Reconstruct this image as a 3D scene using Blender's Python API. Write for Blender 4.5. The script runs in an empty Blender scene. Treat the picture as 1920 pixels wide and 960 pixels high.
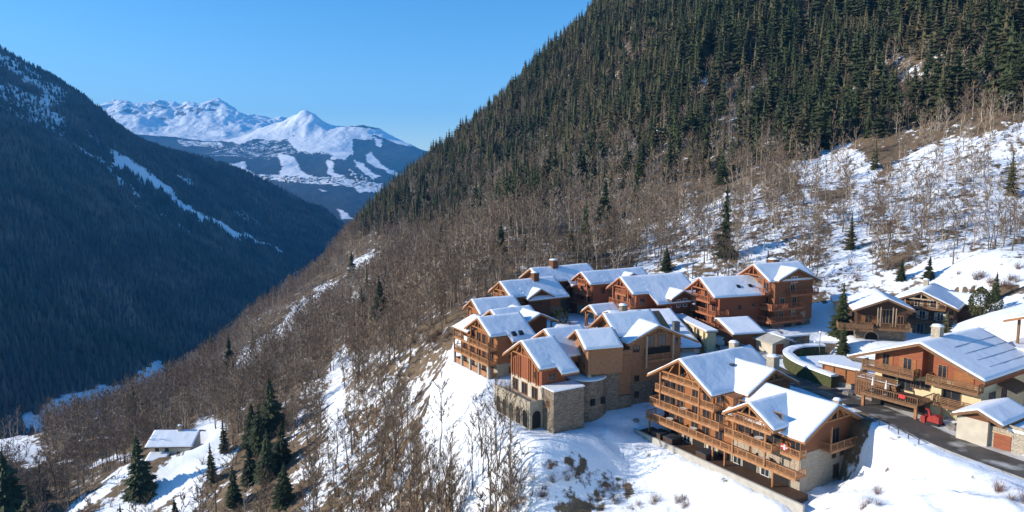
import bpy, math, random
import numpy as np
from mathutils import Vector, Matrix
R = math.radians
random.seed(7); rng = np.random.default_rng(7)
sc = bpy.context.scene
COL = sc.collection

# ------------------------------------------------------------------ camera, sky, sun, exposure
PITCH = R(6.6); FPX = 1297.0
cam = bpy.data.objects.new('camera', bpy.data.cameras.new('camera')); COL.objects.link(cam)
cam.location = (0, 0, 0); cam.rotation_euler = (R(90) - PITCH, 0, 0)
cam.data.sensor_width = 36; cam.data.lens = 36 * FPX / 1920
cam.data.clip_start = 0.5; cam.data.clip_end = 60000
sc.camera = cam
SUN_EL = R(21); SUN_AZ = R(180 + 4)           # direction towards the sun, measured from +X
w = bpy.data.worlds.new('World'); sc.world = w; w.use_nodes = True
nt = w.node_tree; nt.nodes.clear()
out = nt.nodes.new('ShaderNodeOutputWorld'); bg = nt.nodes.new('ShaderNodeBackground')
sky = nt.nodes.new('ShaderNodeTexSky'); sky.sky_type = 'NISHITA'; sky.sun_disc = False
sky.sun_elevation = SUN_EL; sky.sun_rotation = R(90) - SUN_AZ
sky.altitude = 1200; sky.air_density = 1.0; sky.dust_density = 0.2; sky.ozone_density = 2.5
bg.inputs['Strength'].default_value = 0.14
hs_ = nt.nodes.new('ShaderNodeHueSaturation'); hs_.inputs['Saturation'].default_value = 1.32
nt.links.new(sky.outputs[0], hs_.inputs['Color']); nt.links.new(hs_.outputs[0], bg.inputs[0]); nt.links.new(bg.outputs[0], out.inputs[0])
sun = bpy.data.objects.new('sun', bpy.data.lights.new('sun', 'SUN')); COL.objects.link(sun)
sun.data.energy = 5.0; sun.data.angle = R(0.5); sun.data.color = (1.0, 0.92, 0.80)
sd = Vector((math.cos(SUN_AZ) * math.cos(SUN_EL), math.sin(SUN_AZ) * math.cos(SUN_EL), math.sin(SUN_EL)))
sun.rotation_euler = sd.to_track_quat('Z', 'Y').to_euler(); sun.location = (-200, 0, 300)
sc.view_settings.view_transform = 'Standard'; sc.view_settings.look = 'None'
sc.view_settings.exposure = 0.64; sc.view_settings.gamma = 1
sc.render.engine = 'CYCLES'
sc.cycles.max_bounces = 6; sc.cycles.diffuse_bounces = 3; sc.cycles.glossy_bounces = 2
sc.cycles.transmission_bounces = 2; sc.cycles.volume_bounces = 0; sc.cycles.transparent_max_bounces = 8
sc.cycles.use_denoising = True

# ------------------------------------------------------------------ geometry of the view (used to read positions off the photograph)
CP, SP = math.cos(PITCH), math.sin(PITCH)
def at(px, py, Y):
    a = (px - 960) / FPX; b = (480 - py) / FPX
    ry = CP + b * SP; rz = b * CP - SP; t = Y / ry
    return (a * t, Y, rz * t)
def proj(x, y, z):
    d = y * CP - z * SP; u = y * SP + z * CP
    d = np.where(np.abs(d) < 1, 1, d)
    px = 960 + FPX * x / d; py = 480 - FPX * u / d
    return np.where(d > 1, px, -9999), np.where(d > 1, py, -9999), d

# ------------------------------------------------------------------ numpy noise
def _h(ix, iy, s):
    n = (ix.astype(np.int64) * 374761393 + iy.astype(np.int64) * 668265263 + s * 1442695041) & 0xffffffff
    n = ((n ^ (n >> 13)) * 1274126177) & 0xffffffff
    return ((n ^ (n >> 16)) & 0xffff) / 65535.0
def vn(x, y, s=0):
    x = np.asarray(x, float); y = np.asarray(y, float)
    ix = np.floor(x); iy = np.floor(y); fx = x - ix; fy = y - iy
    fx = fx * fx * (3 - 2 * fx); fy = fy * fy * (3 - 2 * fy)
    a = _h(ix, iy, s); b = _h(ix + 1, iy, s); c = _h(ix, iy + 1, s); d = _h(ix + 1, iy + 1, s)
    return (a * (1 - fx) + b * fx) * (1 - fy) + (c * (1 - fx) + d * fx) * fy
def fbm(x, y, o=4, s=0, g=.5):
    t = 0; a = 1; n = 0
    for i in range(o):
        t = t + a * (vn(x, y, s + i) - .5); n += a; a *= g; x = x * 2.03 + 11.3; y = y * 2.03 + 5.7
    return t / n
def ridged(x, y, o=4, s=0):
    t = 0; a = 1; n = 0
    for i in range(o):
        t = t + a * (1 - np.abs(2 * vn(x, y, s + i) - 1)); n += a; a *= .5; x = x * 2.07 + 3.1; y = y * 2.07 + 8.2
    return t / n
def inpoly(px, py, poly):
    c = np.zeros(np.shape(px), bool); n = len(poly)
    for i in range(n):
        x1, y1 = poly[i]; x2, y2 = poly[(i + 1) % n]
        if y1 == y2: continue
        k = ((y1 > py) != (y2 > py)) & (px < (x2 - x1) * (py - y1) / (y2 - y1) + x1)
        c ^= k
    return c
def pldist(x, y, pts):
    best = np.full(np.shape(x), 1e9); tt = np.zeros(np.shape(x)); zz = np.zeros(np.shape(x))
    for i in range(len(pts) - 1):
        a = pts[i]; b = pts[i + 1]; dx = b[0] - a[0]; dy = b[1] - a[1]
        t = np.clip(((x - a[0]) * dx + (y - a[1]) * dy) / (dx * dx + dy * dy), 0, 1)
        d = np.hypot(x - a[0] - t * dx, y - a[1] - t * dy)
        k = d < best; best = np.where(k, d, best)
        if len(a) > 2: zz = np.where(k, a[2] + t * (b[2] - a[2]), zz)
    return best, zz
class TPS:
    def __init__(s, P, lam=0.0):
        P = np.array(P, float); s.c = P[:, :2] / 100; n = len(P)
        d = np.hypot(s.c[:, None, 0] - s.c[None, :, 0], s.c[:, None, 1] - s.c[None, :, 1])
        K = s.k(d) + lam * np.eye(n); Q = np.c_[np.ones(n), s.c]
        A = np.block([[K, Q], [Q.T, np.zeros((3, 3))]])
        s.w = np.linalg.solve(A, np.r_[P[:, 2], 0, 0, 0])
    @staticmethod
    def k(d): return np.where(d > 0, d * d * np.log(np.maximum(d, 1e-9)), 0)
    def __call__(s, x, y):
        sh = np.shape(x); x = np.ravel(x) / 100; y = np.ravel(y) / 100; o = np.zeros(len(x))
        for i in range(0, len(x), 20000):
            xx = x[i:i + 20000, None]; yy = y[i:i + 20000, None]
            o[i:i + 20000] = s.k(np.hypot(xx - s.c[None, :, 0], yy - s.c[None, :, 1])) @ s.w[:-3] + s.w[-3] + s.w[-2] * xx[:, 0] + s.w[-1] * yy[:, 0]
        return o.reshape(sh)
def sstep(a, b, x):
    t = np.clip((x - a) / (b - a), 0, 1); return t * t * (3 - 2 * t)

# ------------------------------------------------------------------ materials
def mat(name, col, rough=.8, var=.0, vscale=1.0, bump=0, bscale=5, metal=0, spec=.3, col2=None, c2amt=(.45, .6), c2scale=1, coords='Object', stretch=None, objrand=0):
    m = bpy.data.materials.new(name); m.use_nodes = True; n = m.node_tree.nodes; l = m.node_tree.links
    b = n['Principled BSDF']; b.inputs['Roughness'].default_value = rough; b.inputs['Metallic'].default_value = metal
    b.inputs['Specular IOR Level'].default_value = spec; b.inputs['Base Color'].default_value = (*col, 1)
    tc = n.new('ShaderNodeTexCoord'); src = tc.outputs[coords]
    if stretch:
        mp = n.new('ShaderNodeMapping'); mp.inputs['Scale'].default_value = stretch; l.new(src, mp.inputs[0]); src = mp.outputs[0]
    cur = None
    if col2 is not None:
        t = n.new('ShaderNodeTexNoise'); t.inputs['Scale'].default_value = c2scale; t.inputs['Detail'].default_value = 5; l.new(src, t.inputs['Vector'])
        r = n.new('ShaderNodeMapRange'); r.inputs[1].default_value = c2amt[0]; r.inputs[2].default_value = c2amt[1]; l.new(t.outputs['Fac'], r.inputs[0])
        mx = n.new('ShaderNodeMix'); mx.data_type = 'RGBA'; mx.inputs[6].default_value = (*col, 1); mx.inputs[7].default_value = (*col2, 1)
        l.new(r.outputs[0], mx.inputs[0]); cur = mx.outputs[2]
    if var or objrand:
        hs = n.new('ShaderNodeHueSaturation')
        if cur: l.new(cur, hs.inputs['Color'])
        else: hs.inputs['Color'].default_value = (*col, 1)
        mr = n.new('ShaderNodeMapRange'); mr.inputs[1].default_value = .25; mr.inputs[2].default_value = .75
        mr.inputs[3].default_value = 1 - var; mr.inputs[4].default_value = 1 + var
        t = n.new('ShaderNodeTexNoise'); t.inputs['Scale'].default_value = vscale; t.inputs['Detail'].default_value = 6; l.new(src, t.inputs['Vector'])
        l.new(t.outputs['Fac'], mr.inputs[0]); v = mr.outputs[0]
        if objrand:
            oi = n.new('ShaderNodeObjectInfo'); m2 = n.new('ShaderNodeMapRange'); m2.inputs[3].default_value = 1 - objrand; m2.inputs[4].default_value = 1 + objrand
            l.new(oi.outputs['Random'], m2.inputs[0]); mm = n.new('ShaderNodeMath'); mm.operation = 'MULTIPLY'; l.new(v, mm.inputs[0]); l.new(m2.outputs[0], mm.inputs[1]); v = mm.outputs[0]
        l.new(v, hs.inputs['Value']); cur = hs.outputs[0]
    if cur: l.new(cur, b.inputs['Base Color'])
    if bump:
        t = n.new('ShaderNodeTexNoise'); t.inputs['Scale'].default_value = bscale; t.inputs['Detail'].default_value = 4; l.new(src, t.inputs['Vector'])
        bp = n.new('ShaderNodeBump'); bp.inputs['Distance'].default_value = bump; bp.inputs['Strength'].default_value = 1
        l.new(t.outputs['Fac'], bp.inputs['Height']); l.new(bp.outputs[0], b.inputs['Normal'])
    return m
def planks(name, col, period=.2, axis='Z', var=.25):
    m = mat(name, col, .75, var=var, vscale=1.3, stretch=(1, 1, 6) if axis == 'Z' else (6, 6, 1))
    n = m.node_tree.nodes; l = m.node_tree.links; b = n['Principled BSDF']
    tc = n.new('ShaderNodeTexCoord'); wv = n.new('ShaderNodeTexWave'); wv.bands_direction = axis; wv.wave_profile = 'SAW' if axis == 'Z' else 'SIN'
    wv.inputs['Scale'].default_value = 1 / period / 6.283 * 3.1416 / 1.57; l.new(tc.outputs['Object'], wv.inputs['Vector'])
    bp = n.new('ShaderNodeBump'); bp.inputs['Distance'].default_value = .02; l.new(wv.outputs['Fac'], bp.inputs['Height']); l.new(bp.outputs[0], b.inputs['Normal'])
    return m
def stone(name, c1, c2, scale=2.2):
    m = bpy.data.materials.new(name); m.use_nodes = True; n = m.node_tree.nodes; l = m.node_tree.links; b = n['Principled BSDF']
    b.inputs['Roughness'].default_value = .9; b.inputs['Specular IOR Level'].default_value = .2
    tc = n.new('ShaderNodeTexCoord'); mp = n.new('ShaderNodeMapping'); mp.inputs['Scale'].default_value = (1, 1, 1.9); l.new(tc.outputs['Object'], mp.inputs[0])
    v = n.new('ShaderNodeTexVoronoi'); v.inputs['Scale'].default_value = scale; l.new(mp.outputs[0], v.inputs['Vector'])
    sp = n.new('ShaderNodeSeparateColor'); l.new(v.outputs['Color'], sp.inputs[0])
    mx = n.new('ShaderNodeMix'); mx.data_type = 'RGBA'; mx.inputs[6].default_value = (*c1, 1); mx.inputs[7].default_value = (*c2, 1); l.new(sp.outputs[0], mx.inputs[0])
    v2 = n.new('ShaderNodeTexVoronoi'); v2.feature = 'DISTANCE_TO_EDGE'; v2.inputs['Scale'].default_value = scale; l.new(mp.outputs[0], v2.inputs['Vector'])
    mr = n.new('ShaderNodeMapRange'); mr.inputs[2].default_value = .07; mr.inputs[3].default_value = .45; l.new(v2.outputs[0], mr.inputs[0])
    hs = n.new('ShaderNodeHueSaturation'); l.new(mx.outputs[2], hs.inputs['Color']); l.new(mr.outputs[0], hs.inputs['Value']); l.new(hs.outputs[0], b.inputs['Base Color'])
    bp = n.new('ShaderNodeBump'); bp.inputs['Distance'].default_value = .06; l.new(mr.outputs[0], bp.inputs['Height']); l.new(bp.outputs[0], b.inputs['Normal'])
    return m
M = {}
M['snow'] = mat('snow', (.82, .85, .9), .55, bump=.05, bscale=1.2, spec=.2)
M['wood'] = planks('larch_wood', (.30, .12, .046))
M['wood_deep'] = planks('stained_wood', (.22, .085, .038))
M['wood_brown'] = planks('brown_wood', (.15, .06, .028))
M['wood_dark'] = planks('dark_wood', (.075, .04, .024))
M['wood_red'] = planks('red_wood', (.27, .085, .04))
M['wood_tan'] = planks('tan_wood', (.31, .155, .08), var=.35)
M['beam'] = mat('beam_wood', (.32, .145, .06), .75, var=.3, vscale=3)
M['beam_dark'] = mat('weathered_beam', (.19, .10, .05), .8, var=.3, vscale=3)
M['beam_red'] = mat('red_beam', (.33, .12, .055), .8, var=.3, vscale=3)
M['beam_pale'] = mat('pale_beam', (.42, .30, .19), .8, var=.25, vscale=3)
M['rail'] = mat('rail_wood', (.36, .175, .08), .7, var=.3, vscale=2)
M['stone'] = stone('rubble_stone', (.30, .24, .18), (.17, .135, .10))
M['stone_light'] = stone('pale_rubble_stone', (.50, .43, .33), (.40, .34, .26), 3.4)
M['render'] = mat('cream_render', (.62, .50, .30), .9, var=.1, vscale=1.5, bump=.01)
M['plaster'] = mat('pale_plaster', (.50, .44, .35), .9, var=.15, vscale=.8)
M['concrete'] = mat('concrete', (.40, .37, .32), .9, var=.15, vscale=1)
M['glass'] = mat('window_glass', (.022, .026, .032), .08, spec=.6)
M['dark'] = mat('painted_shade', (.02, .017, .015), .9)  # near-black colour painting the shade inside openings and under the terrace
M['white'] = mat('white_paint', (.7, .7, .68), .4)
M['metal'] = mat('grey_metal', (.18, .18, .18), .45, metal=.6)
M['black'] = mat('black_rubber', (.02, .02, .02), .7)
M['tarp'] = mat('dark_tarpaulin', (.045, .045, .05), .5, bump=.03, bscale=2)
M['red'] = mat('red_paint', (.55, .03, .03), .4)
M['cloth_white'] = mat('white_cloth', (.7, .68, .64), .9)
M['car_dark'] = mat('dark_car_paint', (.05, .055, .06), .25, spec=.6)
M['car_white'] = mat('white_car_paint', (.72, .73, .74), .25, spec=.6)
M['car_grey'] = mat('grey_car_paint', (.2, .21, .22), .25, spec=.6)
M['asphalt'] = mat('asphalt', (.085, .074, .062), .65, var=.45, vscale=.3, col2=(.40, .38, .35), c2amt=(.54, .72), c2scale=.35, bump=.02, coords='Object')
M['slush'] = mat('packed_snow', (.62, .60, .57), .7, var=.1, vscale=.5, col2=(.30, .25, .19), c2amt=(.5, .68), c2scale=.3, bump=.04, bscale=2)
M['bark'] = mat('grey_bark', (.12, .095, .07), .9, var=.35, vscale=4, objrand=.25)
M['bark_pale'] = mat('pale_bark', (.21, .17, .13), .9, var=.3, vscale=4, objrand=.2)
M['twig'] = mat('brown_twigs', (.20, .14, .095), .9, var=.35, vscale=.25, objrand=.3, coords='Generated')
M['twig_pale'] = mat('pale_twigs', (.25, .19, .135), .9, var=.3, vscale=.25, objrand=.25)
M['twig_red'] = mat('reddish_twigs', (.19, .085, .05), .9, var=.3, vscale=.6)
M['needle'] = mat('dark_needles', (.038, .048, .018), .85, var=.45, vscale=.35, objrand=.35)
M['needle2'] = mat('olive_needles', (.078, .070, .032), .85, var=.4, vscale=.35, objrand=.3)
M['hedge'] = mat('hedge_green', (.06, .065, .022), .9, var=.5, vscale=3, bump=.1, bscale=4)
M['rock'] = mat('grey_rock', (.20, .18, .16), .9, var=.4, vscale=.6, bump=.15, bscale=1)

# ------------------------------------------------------------------ object helpers
def tag(o, label=None, cat=None, group=None, kind=None):
    if label: o['label'] = label
    if cat: o['category'] = cat
    if group: o['group'] = group
    if kind: o['kind'] = kind
    return o
def thing(name, label, cat, loc=(0, 0, 0), rz=0, group=None):
    o = bpy.data.objects.new(name, None); COL.objects.link(o); o.empty_display_size = .5
    o.location = loc; o.rotation_euler = (0, 0, rz); return tag(o, label, cat, group)
def link(name, me, parent=None):
    o = bpy.data.objects.new(name, me); COL.objects.link(o)
    if parent: o.parent = parent
    return o
def copy_tree(o, parent=None):
    c = o.copy(); COL.objects.link(c)
    if parent: c.parent = parent
    for ch in list(o.children): copy_tree(ch, c)
    return c
def npmesh(name, V, F, m=None, smooth=False):
    """V (n,3) array; F (k,3) or (k,4) int array"""
    me = bpy.data.meshes.new(name); V = np.asarray(V, np.float32); F = np.asarray(F, np.int32); k, q = F.shape
    me.vertices.add(len(V)); me.vertices.foreach_set('co', V.ravel())
    me.loops.add(k * q); me.loops.foreach_set('vertex_index', F.ravel())
    me.polygons.add(k); me.polygons.foreach_set('loop_start', np.arange(0, k * q, q, dtype=np.int32))
    me.polygons.foreach_set('use_smooth', np.full(k, smooth, bool))
    me.update(calc_edges=True)
    if m: me.materials.append(m)
    return me
class MB:
    def __init__(s): s.v = []; s.f = []
    def add(s, vs, fs):
        b = len(s.v); s.v += [tuple(p) for p in vs]; s.f += [tuple(b + i for i in f) for f in fs]; return s
    def box(s, x0, x1, y0, y1, z0, z1):
        return s.add([(x0, y0, z0), (x1, y0, z0), (x1, y1, z0), (x0, y1, z0), (x0, y0, z1), (x1, y0, z1), (x1, y1, z1), (x0, y1, z1)],
                     [(0, 3, 2, 1), (4, 5, 6, 7), (0, 1, 5, 4), (1, 2, 6, 5), (2, 3, 7, 6), (3, 0, 4, 7)])
    def bar(s, p, q, w, h=None):
        h = h or w; p = Vector(p); q = Vector(q); d = (q - p).normalized()
        up = Vector((0, 0, 1)) if abs(d.z) < .95 else Vector((1, 0, 0))
        a = d.cross(up).normalized() * w / 2; b = a.cross(d).normalized() * h / 2
        return s.add([p - a - b, p + a - b, p + a + b, p - a + b, q - a - b, q + a - b, q + a + b, q - a + b],
                     [(0, 3, 2, 1), (4, 5, 6, 7), (0, 1, 5, 4), (1, 2, 6, 5), (2, 3, 7, 6), (3, 0, 4, 7)])
    def prism(s, poly, fn, a0, a1):
        """poly [(p,q)] swept from a0 to a1; fn(a,p,q)->xyz"""
        n = len(poly); vs = [fn(a0, p, q) for p, q in poly] + [fn(a1, p, q) for p, q in poly]
        return s.add(vs, [tuple(range(n))[::-1], tuple(range(n, 2 * n))] + [(i, (i + 1) % n, n + (i + 1) % n, n + i) for i in range(n)])
    def cyl(s, x, y, z0, z1, r0, r1=None, n=8):
        r1 = r0 if r1 is None else r1; vs = []
        for z, r in ((z0, r0), (z1, r1)):
            vs += [(x + r * math.cos(2 * math.pi * i / n), y + r * math.sin(2 * math.pi * i / n), z) for i in range(n)]
        return s.add(vs, [tuple(range(n))[::-1], tuple(range(n, 2 * n))] + [(i, (i + 1) % n, n + (i + 1) % n, n + i) for i in range(n)])
    def build(s, name, m, parent=None, smooth=False, fix=True):
        import bmesh
        me = bpy.data.meshes.new(name); me.from_pydata(s.v, [], s.f)
        if fix:
            bm = bmesh.new(); bm.from_mesh(me); bmesh.ops.recalc_face_normals(bm, faces=bm.faces); bm.to_mesh(me); bm.free()
        me.materials.append(m)
        if smooth: me.polygons.foreach_set('use_smooth', [True] * len(me.polygons))
        return link(name, me, parent)
def gridfaces(nx, ny):
    i = np.arange(ny - 1)[:, None] * nx + np.arange(nx - 1)[None, :]
    return np.stack([i, i + 1, i + 1 + nx, i + nx], -1).reshape(-1, 4)
def sheet(name, xs, ys, Z, m, attr=None):
    X, Y = np.meshgrid(xs, ys); V = np.stack([X, Y, Z], -1).reshape(-1, 3)
    me = npmesh(name, V, gridfaces(len(xs), len(ys)), m, True)
    for k, a in (attr or {}).items():
        at_ = me.attributes.new(k, 'FLOAT', 'POINT'); at_.data.foreach_set('value', np.ravel(a).astype(np.float32))
    o = link(name, me); tag(o, kind='structure'); return o
def ground_mat(name, dark, dark2, snow=(.82, .85, .9), s1=.12, s2=.6, sharp=.12, scale_d=.5, bump=.25, bscale=.5, namp=2.8):
    m = bpy.data.materials.new(name); m.use_nodes = True; n = m.node_tree.nodes; l = m.node_tree.links; b = n['Principled BSDF']
    b.inputs['Roughness'].default_value = .8; b.inputs['Specular IOR Level'].default_value = .15
    tc = n.new('ShaderNodeTexCoord'); at_ = n.new('ShaderNodeAttribute'); at_.attribute_name = 'snow'
    def noise(sc_, det=6, vec=None):
        t = n.new('ShaderNodeTexNoise'); t.inputs['Scale'].default_value = sc_; t.inputs['Detail'].default_value = det; t.inputs['Roughness'].default_value = .6
        l.new(vec or tc.outputs['Object'], t.inputs['Vector']); return t.outputs['Fac']
    def math_(op, a, b_):
        k = n.new('ShaderNodeMath'); k.operation = op
        for i, v in enumerate((a, b_)):
            if isinstance(v, (int, float)): k.inputs[i].default_value = v
            else: l.new(v, k.inputs[i])
        return k.outputs[0]
    nn = math_('ADD', math_('MULTIPLY', noise(s1), .5), math_('MULTIPLY', noise(s2), .5))
    nn = math_('MULTIPLY', math_('SUBTRACT', nn, .5), namp)
    v = math_('ADD', at_.outputs['Fac'], nn)
    mr = n.new('ShaderNodeMapRange'); mr.interpolation_type = 'SMOOTHSTEP'; mr.inputs[1].default_value = .5 - sharp; mr.inputs[2].default_value = .5 + sharp; l.new(v, mr.inputs[0])
    dk = n.new('ShaderNodeMix'); dk.data_type = 'RGBA'; dk.inputs[6].default_value = (*dark, 1); dk.inputs[7].default_value = (*dark2, 1)
    r2 = n.new('ShaderNodeMapRange'); r2.inputs[1].default_value = .35; r2.inputs[2].default_value = .65; l.new(noise(scale_d), r2.inputs[0]); l.new(r2.outputs[0], dk.inputs[0])
    mx = n.new('ShaderNodeMix'); mx.data_type = 'RGBA'; l.new(mr.outputs[0], mx.inputs[0]); l.new(dk.outputs[2], mx.inputs[6]); mx.inputs[7].default_value = (*snow, 1)
    l.new(mx.outputs[2], b.inputs['Base Color'])
    bp = n.new('ShaderNodeBump'); bp.inputs['Distance'].default_value = bump; l.new(math_('ADD', math_('ADD', noise(bscale), math_('MULTIPLY', noise(bscale * 6), .28)), math_('MULTIPLY', mr.outputs[0], .25)), bp.inputs['Height']); l.new(bp.outputs[0], b.inputs['Normal'])
    return m

# ================================================================== THE NEAR HILLSIDE
CH = dict(A=(39.14, 89.97, -42.56, 32), B1=(4.9, 110.6, -38.8, 31), B2=(9.2, 117.3, -40.6, 30), B3=(12.93, 114.7, -39.5, 18), B4=(20.9, 120.2, -40.8, 23),
          C=(-2.8, 129.6, -38.6, 31), D1=(-6.5, 150.5, -35.8, 28), D2=(0.1, 161.0, -34.4, 32), D3=(7.8, 173.4, -33.9, 33), E=(20.0, 168.8, -35.1, 29),
          F=(27.5, 151.1, -34.6, 25), GZ=(19.1, 150.9, -33.8, 28), G=(44.2, 145.1, -33.8, 18), H=(56.2, 146.8, -32.7, 24), L=(64.4, 92.0, -34.2, 33),
          I=(74.3, 128.1, -31.0, 73), J=(88.6, 136.6, -32.3, 50), K=(82.1, 97.4, -25.4, 35), HS=(-112.0, 206.0, -86.8, 2), SPA=(24, 131, -34.4, 10), BEI=(38.3, 134.5, -34.2, 10))
SCL = dict(A=.95, L=1.06, B3=.93)
def loc2w(k, X, Y, Z=0):
    x, y, z, t = CH[k]; t = R(t); s_ = SCL.get(k, 1); X, Y, Z = X * s_, Y * s_, Z * s_; return (x + X * math.cos(t) - Y * math.sin(t), y + X * math.sin(t) + Y * math.cos(t), z + Z)
CTRL = [(1130, 792, 115), (1190, 800, 114), (1050, 795, 113.5), (960, 790, 121), (1100, 860, 109), (1200, 880, 105), (1000, 850, 112), (1300, 900, 100), (1100, 950, 99), (1300, 955, 94.5), (1230, 835, 111.5), (1470, 958, 90), (900, 740, 132), (950, 960, 105), (800, 960, 120), (700, 960, 132), (500, 960, 155), (250, 960, 185), (0, 960, 205),
        (870, 780, 122), (750, 780, 160), (600, 780, 200), (450, 780, 235), (150, 900, 222), (100, 860, 250), (800, 620, 180), (700, 620, 250), (600, 620, 330), (500, 640, 420),
        (800, 520, 260), (700, 520, 360), (620, 520, 480), (900, 500, 235), (1050, 480, 235), (1000, 400, 330), (850, 440, 380), (760, 450, 480), (1200, 480, 215), (1200, 400, 265),
        (1100, 300, 380), (1250, 250, 345), (1000, 300, 480), (1100, 150, 520), (1300, 100, 425), (1250, 0, 540), (1400, 480, 188), (1500, 540, 168), (1540, 650, 140),
        (1400, 400, 220), (1400, 300, 290), (1500, 200, 330), (1600, 100, 365), (1700, 500, 165), (1700, 400, 195), (1700, 300, 235), (1700, 200, 285), (1850, 480, 155), (1880, 300, 212),
        (1880, 200, 245), (1900, 100, 285), (1900, 0, 325), (1600, 0, 425), (1400, 0, 490), (1900, -200, 420), (1500, -250, 620), (2300, 100, 260), (2300, 500, 150), (2500, -200, 380),
        (1700, 940, 72), (1600, 955, 80), (1850, 945, 66), (1900, 905, 72), (1700, 850, 91), (1640, 860, 99), (1650, 825, 98),
        (-200, 900, 250), (-300, 960, 230), (1650, 600, 150), (1900, 620, 112), (1800, 590, 135)]
SIL = [(-60, 850, 330), (0, 832, 330), (100, 815, 350), (200, 790, 380), (350, 712, 450), (460, 628, 510), (560, 545, 560), (640, 462, 610), (700, 420, 640), (850, 290, 670), (1000, 165, 700), (1150, 15, 740), (1250, -100, 790), (1400, -260, 860)]
P = [at(*c) for c in CTRL] + [at(*c) for c in SIL]
for c in SIL:
    x, y, z = at(*c); L_ = 1
    for d, dz in ((70, 60), (220, 200), (420, 330)):
        P.append((x - .55 * d, y + .83 * d, max(z - dz, -385)))
for k in ('A', 'B1', 'B2', 'B3', 'B4', 'C', 'D1', 'D2', 'D3', 'E', 'F', 'GZ', 'G', 'H', 'L', 'I', 'J', 'K', 'HS'):
    P.append(CH[k][:3])
P += [loc2w('A', 0, 27, .3), loc2w('H', 11, 0, .8), loc2w('G', 0, 9, 0), loc2w('C', 0, 14, .5), (120, 60, -24), (160, 110, -8), (60, 20, -40), (0, 40, -62), (-150, 60, -110), (-300, 100, -190), (-300, 300, -180),
      (40, 50, -44), (300, 20, 10), (400, 100, 90), (520, 300, 210), (560, 600, 330), (300, 200, 60), (-420, 600, -350), (-450, 200, -300)]
tps = TPS(P, .002)
ROAD = [(65, 58, -33.0), (59.4, 76, -33.8), (56.3, 84.5, -34.0), (54.3, 95, -34.2), (51.6, 106, -34.5), (48.0, 117.5, -34.9), (46.2, 127, -34.7), (46.5, 134.5, -34.3)]
LOT = [(36.5, 137), (41, 129.5), (47, 127), (53, 129), (51, 137), (46, 143), (39, 141)]
PADS = []
for k, (x0, x1, y0, y1) in dict(A=(-4.5, 13.5, 0, 28.5), B1=(-3, 8, -4, 11), B2=(-1, 10, -3, 10), B4=(-4, 11, -1, 12), C=(-1, 16, 0, 15), D1=(-1, 8, -1, 8), D2=(-1, 10, -1, 9), D3=(-1, 12, -1, 9),
                                E=(-2, 12, -1, 8), F=(-1, 13, -3, 9), G=(-1, 12, -1, 10), H=(-1, 12, -1, 10), L=(-1, 18, -6, 15), I=(-1, 10, -2, 9), J=(-1, 11, -1, 11), HS=(0, 13, 0, 9), SPA=(0, 12, 0, 15)).items():
    PADS.append((k, x0, x1, y0, y1))
def Hn(x, y):
    z = tps(x, y)
    far = sstep(150, 420, np.hypot(x - 30, y - 40))
    steep = sstep(60, 150, np.hypot((x - 35) * .9, y - 125))
    z = z + fbm(x / 9, y / 9, 4, 3) * (1.2 + 1.8 * steep) + fbm(x / 45, y / 45, 4, 9) * 9 * steep + (ridged(x / 60 + y / 200, y / 160, 3, 21) - .6) * 10 * far
    for k, x0, x1, y0, y1 in PADS:
        bx, by, bz, t = CH[k]; t = R(t); s_ = SCL.get(k, 1); dx = (x - bx) / s_; dy = (y - by) / s_
        X = dx * math.cos(t) + dy * math.sin(t); Y = -dx * math.sin(t) + dy * math.cos(t)
        d = np.hypot(np.maximum(np.maximum(x0 - X, X - x1), 0), np.maximum(np.maximum(y0 - Y, Y - y1), 0))
        wgt = 1 - sstep(0.3, {'B1': 10, 'B2': 8, 'B4': 7, 'C': 8}.get(k, 5.0), d)
        z = z * (1 - wgt) + (bz - .05 + dict(A=-.7, B1=-2.4, B2=-1.2, GZ=-.2).get(k, 0)) * wgt
    d, rz = pldist(x, y, ROAD)
    wgt = 1 - sstep(4.2, 8.0, d); z = z * (1 - wgt) + (rz - .12) * wgt
    d2, _ = pldist(x, y, [(38, 139), (47, 133), (54, 131)]); wgt = 1 - sstep(6.0, 9.0, d2)
    z = z * (1 - wgt) + (-34.5) * wgt
    lum = sstep(36, 44, x) * (1 - sstep(86, 97, y + (x - 50) * .2)) * sstep(4.4, 8, d)
    z = z + ((ridged(x / 5, y / 5, 4, 77) - .74) * 2.2 + (ridged(x / 1.9, y / 1.9, 2, 79) - .6) * .6) * lum + (fbm(x / 2.2, y / 2.2, 3, 78)) * .8 * np.exp(-((np.hypot((x - 30) / 1.6, y - 88)) / 26) ** 2)
    for k_, path in enumerate(([(20, 113), (24, 108), (31, 102), (33, 94), (37, 86)], [(14, 110), (20, 104), (26, 103), (31, 99)], [(60, 70), (52, 76), (47, 82), (45, 86)])):
        dp, _ = pldist(x + fbm(x / 3, y / 3, 2, 90 + k_) * 2, y + fbm(x / 3, y / 3, 2, 95 + k_) * 2, path)
        z = z - .32 * np.exp(-(dp / .55) ** 2) * (.4 + 1.2 * vn(x / .8, y / .8, 97)) + .10 * np.exp(-((dp - 1.1) / .4) ** 2)
    z = z + (vn(x / 1.1, y / 1.1, 98) - .5) * .5 * np.exp(-(np.hypot(x - 25, y - 106) / 6) ** 2)
    # ploughed banks beside the road
    z = z + .30 * np.exp(-((d - 5.4) / 1.0) ** 2) * (.6 + fbm(x / 3, y / 3, 3, 5)) * (d2 > 8)
    return z
def spaced(*seg):
    o = []
    for a, b, s in seg: o += list(np.arange(a, b, s))
    return np.array(o + [seg[-1][1]])
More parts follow.
